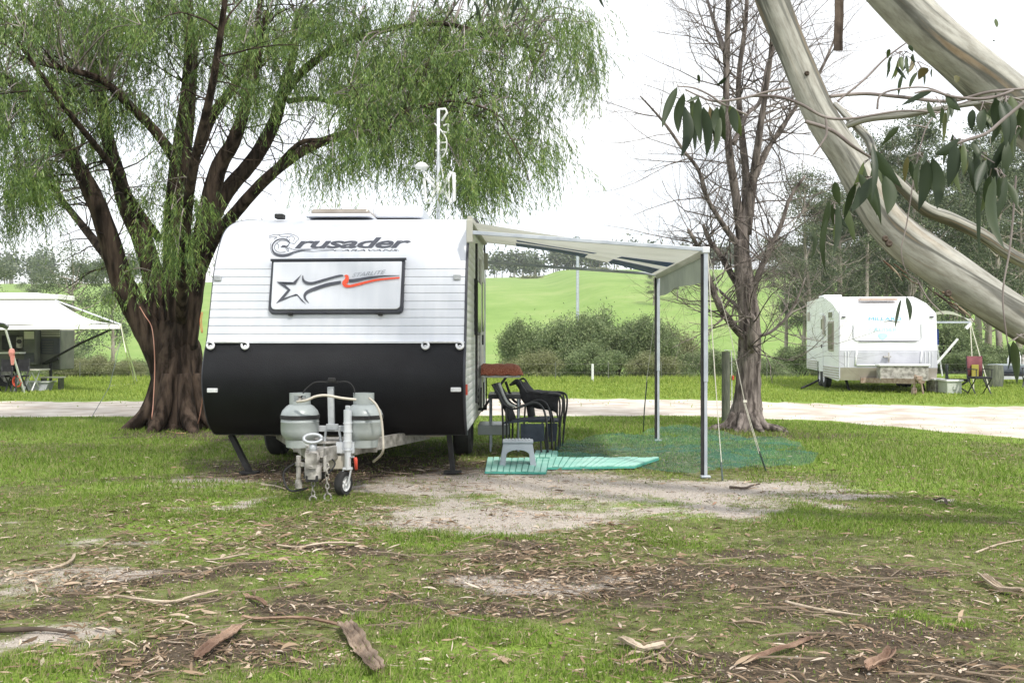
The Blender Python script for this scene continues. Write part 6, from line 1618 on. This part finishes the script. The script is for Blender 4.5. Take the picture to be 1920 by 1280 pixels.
# ------------------------------------------------------------------ camper trailer with awning on the left
M_fabric = mat('white_awning_fabric', (.76, .76, .74), (.84, .84, .82), scale=1.5, rough=.8)
M_camper = mat('olive_grey_camper', (.07, .075, .06), (.12, .125, .10), scale=3, rough=.55)
M_camper2 = mat('pale_camper_trim', (.45, .43, .38), (.58, .56, .50), scale=3, rough=.6)
DL = 27.5
def ql(px, py, d=DL): return P(px, py, d)
o = thing('camper_trailer', 'dark green camper trailer with open kitchen under a white awning', 'camper trailer', tuple(ql(40, 715)))
a = ql(-260, 690); b = ql(110, 620)
MB().box(((a.x + b.x) / 2, DL + .55, 1.05), (b.x - a.x, .9, 1.1)).build('body', M_camper, o, bevel=.03, wc=True)
MB().box(((a.x + b.x) / 2, DL + .55, 1.64), (b.x - a.x - .02, .86, .12)).build('roof_band', M_camper2, o, wc=True)
MB().box(((a.x + ql(103, 0).x) / 2, DL + .7, (ql(0, 556).z)), (ql(103, 0).x - a.x, 1.1, .14)).build('roof', M_fabric, o, bevel=.02, wc=True)
MB().box((ql(-20, 0).x, DL + 1.4, ql(0, 549).z), (ql(36, 0).x - ql(-80, 0).x, .8, .1)).build('roof_box', M_fabric, o, bevel=.02, wc=True)
MB().box((ql(0, 0).x, DL + .9, 2.0), (ql(100, 0).x - ql(-100, 0).x, .5, .7)).build('upper_wall', M_camper, o, wc=True)
for i in range(4): MB().box((ql(92, 0).x, DL + .09, 1.56 - i * .045), (.5, .03, .02)).build('band', M_camper2, o, wc=True)
pnl = MB().box((ql(92, 0).x, DL + .085, 1.15), (.52, .04, .42)).build('side_door', M_trim, o, bevel=.01, wc=True)
for i in range(5): MB().box((ql(88, 0).x, DL + .055, .99 + i * .07), (.30, .02, .02)).build('louvre', M_camper, pnl, wc=True)
dr = MB().box((ql(62, 0).x, DL - .05, 1.12), (.32, .34, .95)).build('pantry', M_camper, o, bevel=.02, wc=True)
MB().box((ql(62, 0).x, DL - .23, 1.45), (.26, .02, .2)).build('drawer_front', M_camper2, dr, wc=True)
MB().box((ql(62, 0).x, DL - .23, .85), (.26, .02, .25)).build('drawer_front', M_trim, dr, wc=True)
MB().box((ql(43, 0).x, DL - .1, 1.25), (.18, .2, .3)).build('water_filter', M_galvdirty, o, bevel=.02, wc=True)
MB().lathe([(.04, -.02), (.06, -.02), (.06, .02), (.04, .02)], (ql(43, 0).x, DL - .22, 1.28), 14, 'Y').build('dial', M_rubber, o, wc=True)
MB().box((ql(20, 0).x, DL - .02, 1.25), (.45, .06, .4)).build('screen', M_rubber, o, bevel=.02, wc=True)
MB().box((ql(38, 0).x, DL - .35, ql(0, 661).z), (.52, .5, .04)).build('bench', M_fabric, o, wc=True)
MB().beam(ql(80, 682), ql(110, 672), .09, .06).build('tail_bracket', M_rubber, o, wc=True)
MB().beam(ql(95, 680), ql(95, 716), .06, .06).build('stand', M_rubber, o, wc=True)
for x in (-120, 5): 
    MB().lathe([(.18, -.1), (.3, -.1), (.34, -.06), (.34, .06), (.3, .1), (.18, .1)], (ql(x, 0).x, DL + .3, .34), 24, 'Y').build('wheel', M_rubber, o, smooth='auto', wc=True)
    MB().lathe([(.001, -.06), (.185, -.05), (.185, .05), (.001, .06)], (ql(x, 0).x, DL + .3, .34), 20, 'Y').build('rim', M_galvdirty, o, smooth='auto', wc=True)
o = thing('awning', 'large white fabric awning sloping down from the camper trailer', 'awning', tuple(ql(228, 616, 25)))
tl, tr = ql(-300, 563, 27.4), ql(104, 563, 27.4); br, blw = ql(226, 608, 24.9), ql(-320, 612, 24.9)
rows = []
for v in np.linspace(0, 1, 12):
    L_ = tl.lerp(blw, v); R_ = tr.lerp(br, v) + Vector((0, 0, -.10 * sin(pi * v)))
    rows.append([L_.lerp(R_, u) + Vector((0, 0, -.06 * sin(pi * v) + .025 * sin(u * 22) * v)) for u in np.linspace(0, 1, 30)])
MB().sheet(rows).build('canopy', M_fabric, o, smooth=True, wc=True)
MB().sheet([[blw.lerp(br, u) + Vector((0, -.01, 0)) for u in np.linspace(0, 1, 24)], [blw.lerp(br, u) + Vector((0, -.01 + .01 * sin(u * 40), -.11)) for u in np.linspace(0, 1, 24)]]).build('valance', M_fabric, o, smooth=True, wc=True)
MB().tube([ql(80, 682), ql(150, 644, 26.5), ql(207, 618, 25.2)], .03, 6).build('support_strut', M_rubber, o, wc=True)
MB().tube([tr, br], .02, 6).build('hip_pole', M_alu, o, wc=True)
MB().tube([br, G(258, 719)], .022, 6).build('pole', M_lens, o, wc=True)
rope('guy_rope', [br, ql(236, 660, 24.2), G(258, 718) + Vector((.02, -.3, 0))], .012, 'white rope beside the corner pole of the left awning', group='ropes of the left awning')
rope('guy_rope', [ql(226, 640, 24.6), ql(205, 725, 20), G(170, 785)], .006, 'thin dark rope running down to the peg on the near grass', M_peg, group='ropes of the left awning')
MB().tube([ql(10, 616, 24), G(46, 737)], .028, 6).build('pole', M_lens, o, wc=True)
m_ = MB(); m_.lathe([(.001, -.1), (.05, -.08), (.07, 0), (.05, .08), (.001, .1)], ql(22, 661, 23.9), 10); m_.sheet([[ql(19, 668, 23.8), ql(28, 666, 23.8)], [ql(21, 684, 23.8), ql(26, 684, 23.8)]])
tag(m_.build('tied_cloth', mat('pink_cloth', (.45, .16, .13), (.6, .28, .24), rough=.9), solid=.01), 'pink red cloth tied round the slanting left awning pole', 'cloth')
# second small shade at the edge
tag(MB().sheet([[ql(-60, 600, 23.6), ql(8, 606, 23.6), ql(17, 612, 23.6)], [ql(-60, 608, 23.8), ql(4, 613, 23.8), ql(14, 617, 23.8)]]).build('shade_flap', M_grey_v, solid=.03), 'dark grey folded flap hanging under the white awning at left edge', 'flap')
def side_camp():
    t = thing('camp_table', 'pale slatted camp table under the left awning', 'table', (ql(45, 0, 25.6).x, 25.6, 0))
    z = CAMH - 53 * 25.6 / F
    MB().box((ql(42, 0, 25.6).x, 25.8, z), (.95, .6, .03)).build('table_top', M_camper2, t, wc=True)
    for x in (27, 45, 60): 
        MB().tube([(ql(x, 0, 25.6).x, 25.55, 0), (ql(x + 2, 0, 25.6).x, 26.0, z)], .018, 6).build('leg', M_lens, t, wc=True)
        MB().tube([(ql(x + 3, 0, 25.6).x, 26.0, 0), (ql(x - 1, 0, 25.6).x, 25.55, z)], .018, 6).build('leg', M_lens, t, wc=True)
    for px, lab in ((3, 'dark folding chair at the left edge under the awning'), (24, 'dark folding chair right of the one at the left edge')):
        c = thing('camp_chair', lab, 'chair', (ql(px, 0, 25).x, 25, 0), 0, 'chairs under the left awning'); X = ql(px, 0, 25).x
        MB().box((X, 25.2, .42), (.42, .4, .04)).build('seat', M_blackcloth, c, wc=True)
        MB().box((X, 25.42, .68), (.42, .04, .3)).build('backrest', M_blackcloth, c, wc=True)
        for dx in (-.2, .2):
            MB().tube([(X + dx, 25.0, 0), (X + dx, 25.4, .55), (X + dx, 25.44, .85)], .018, 6).build('frame', M_chairtube, c, wc=True)
            MB().tube([(X + dx, 25.4, 0), (X + dx, 25.0, .45)], .018, 6).build('leg', M_chairtube, c, wc=True)
    c = thing('hose_reel', 'red hose reel standing by the left camp table', 'hose reel', (ql(30, 0, 24.8).x, 24.8, 0)); X = ql(30, 0, 24.8).x
    MB().tube([(X + .10 * cos(a), 24.8 + .01 * a, .30 + .13 * sin(a)) for a in np.linspace(0, 12, 40)], .012, 6).build('hose', M_red, c, smooth=True, wc=True)
    MB().beam((X, 24.8, 0), (X, 24.8, .5), .03, .03).build('stand', M_chairtube, c, wc=True)
    b = thing('low_bench', 'low pale bench on the grass beneath the trailer stand', 'bench', (ql(92, 0, 26).x, 26, 0)); X = ql(95, 0, 26).x
    MB().box((X, 26.1, .36), (.55, .3, .03)).build('seat', M_camper2, b, wc=True)
    for dx in (-.22, .22): MB().box((X + dx, 26.1, .17), (.04, .26, .34)).build('leg', M_chairtube, b, wc=True)
    g = thing('plastic_tub', 'grey plastic tub on the grass beside the left camp table', 'tub', (ql(68, 0, 26).x, 26, 0)); X = ql(70, 0, 26).x
    MB().prism([(X - .3, 25.9, .02), (X + .25, 25.9, .02), (X + .33, 25.9, .24), (X - .36, 25.9, .24)], (0, .35, 0)).build('body', M_grey2, g, wc=True)
    MB().box((X, 26.07, .25), (.74, .42, .03)).build('rim', M_lens, g, wc=True)
side_camp()
# loose orange strap on the far grass and yellow rope on the left verge
rope('ground_rope', crm([G(205, 724), G(225, 722), G(250, 720), G(276, 718)], 4), .02, 'yellow rope lying on the verge left of the big trunk', M_hose)
tag(MB().tube([G(1448, 723), G(1462, 722.5), G(1478, 723.5)], .03, 5).build('plank', M_rust), 'short orange plank on the verge left of the second caravan', 'plank')

# ------------------------------------------------------------------ air
hm = bpy.data.materials.new('haze'); hm.use_nodes = True
hn = hm.node_tree.nodes; hn.clear()
ho = hn.new('ShaderNodeOutputMaterial'); hv = hn.new('ShaderNodeVolumePrincipled')
hv.inputs['Color'].default_value = (.93, .96, 1, 1); hv.inputs['Density'].default_value = .0004; hv.inputs['Anisotropy'].default_value = .2
hm.node_tree.links.new(hv.outputs[0], ho.inputs['Volume'])
hz = MB().box((0, 425, 25), (1440, 990, 66)).build('haze', hm); tag(hz, kind='stuff')
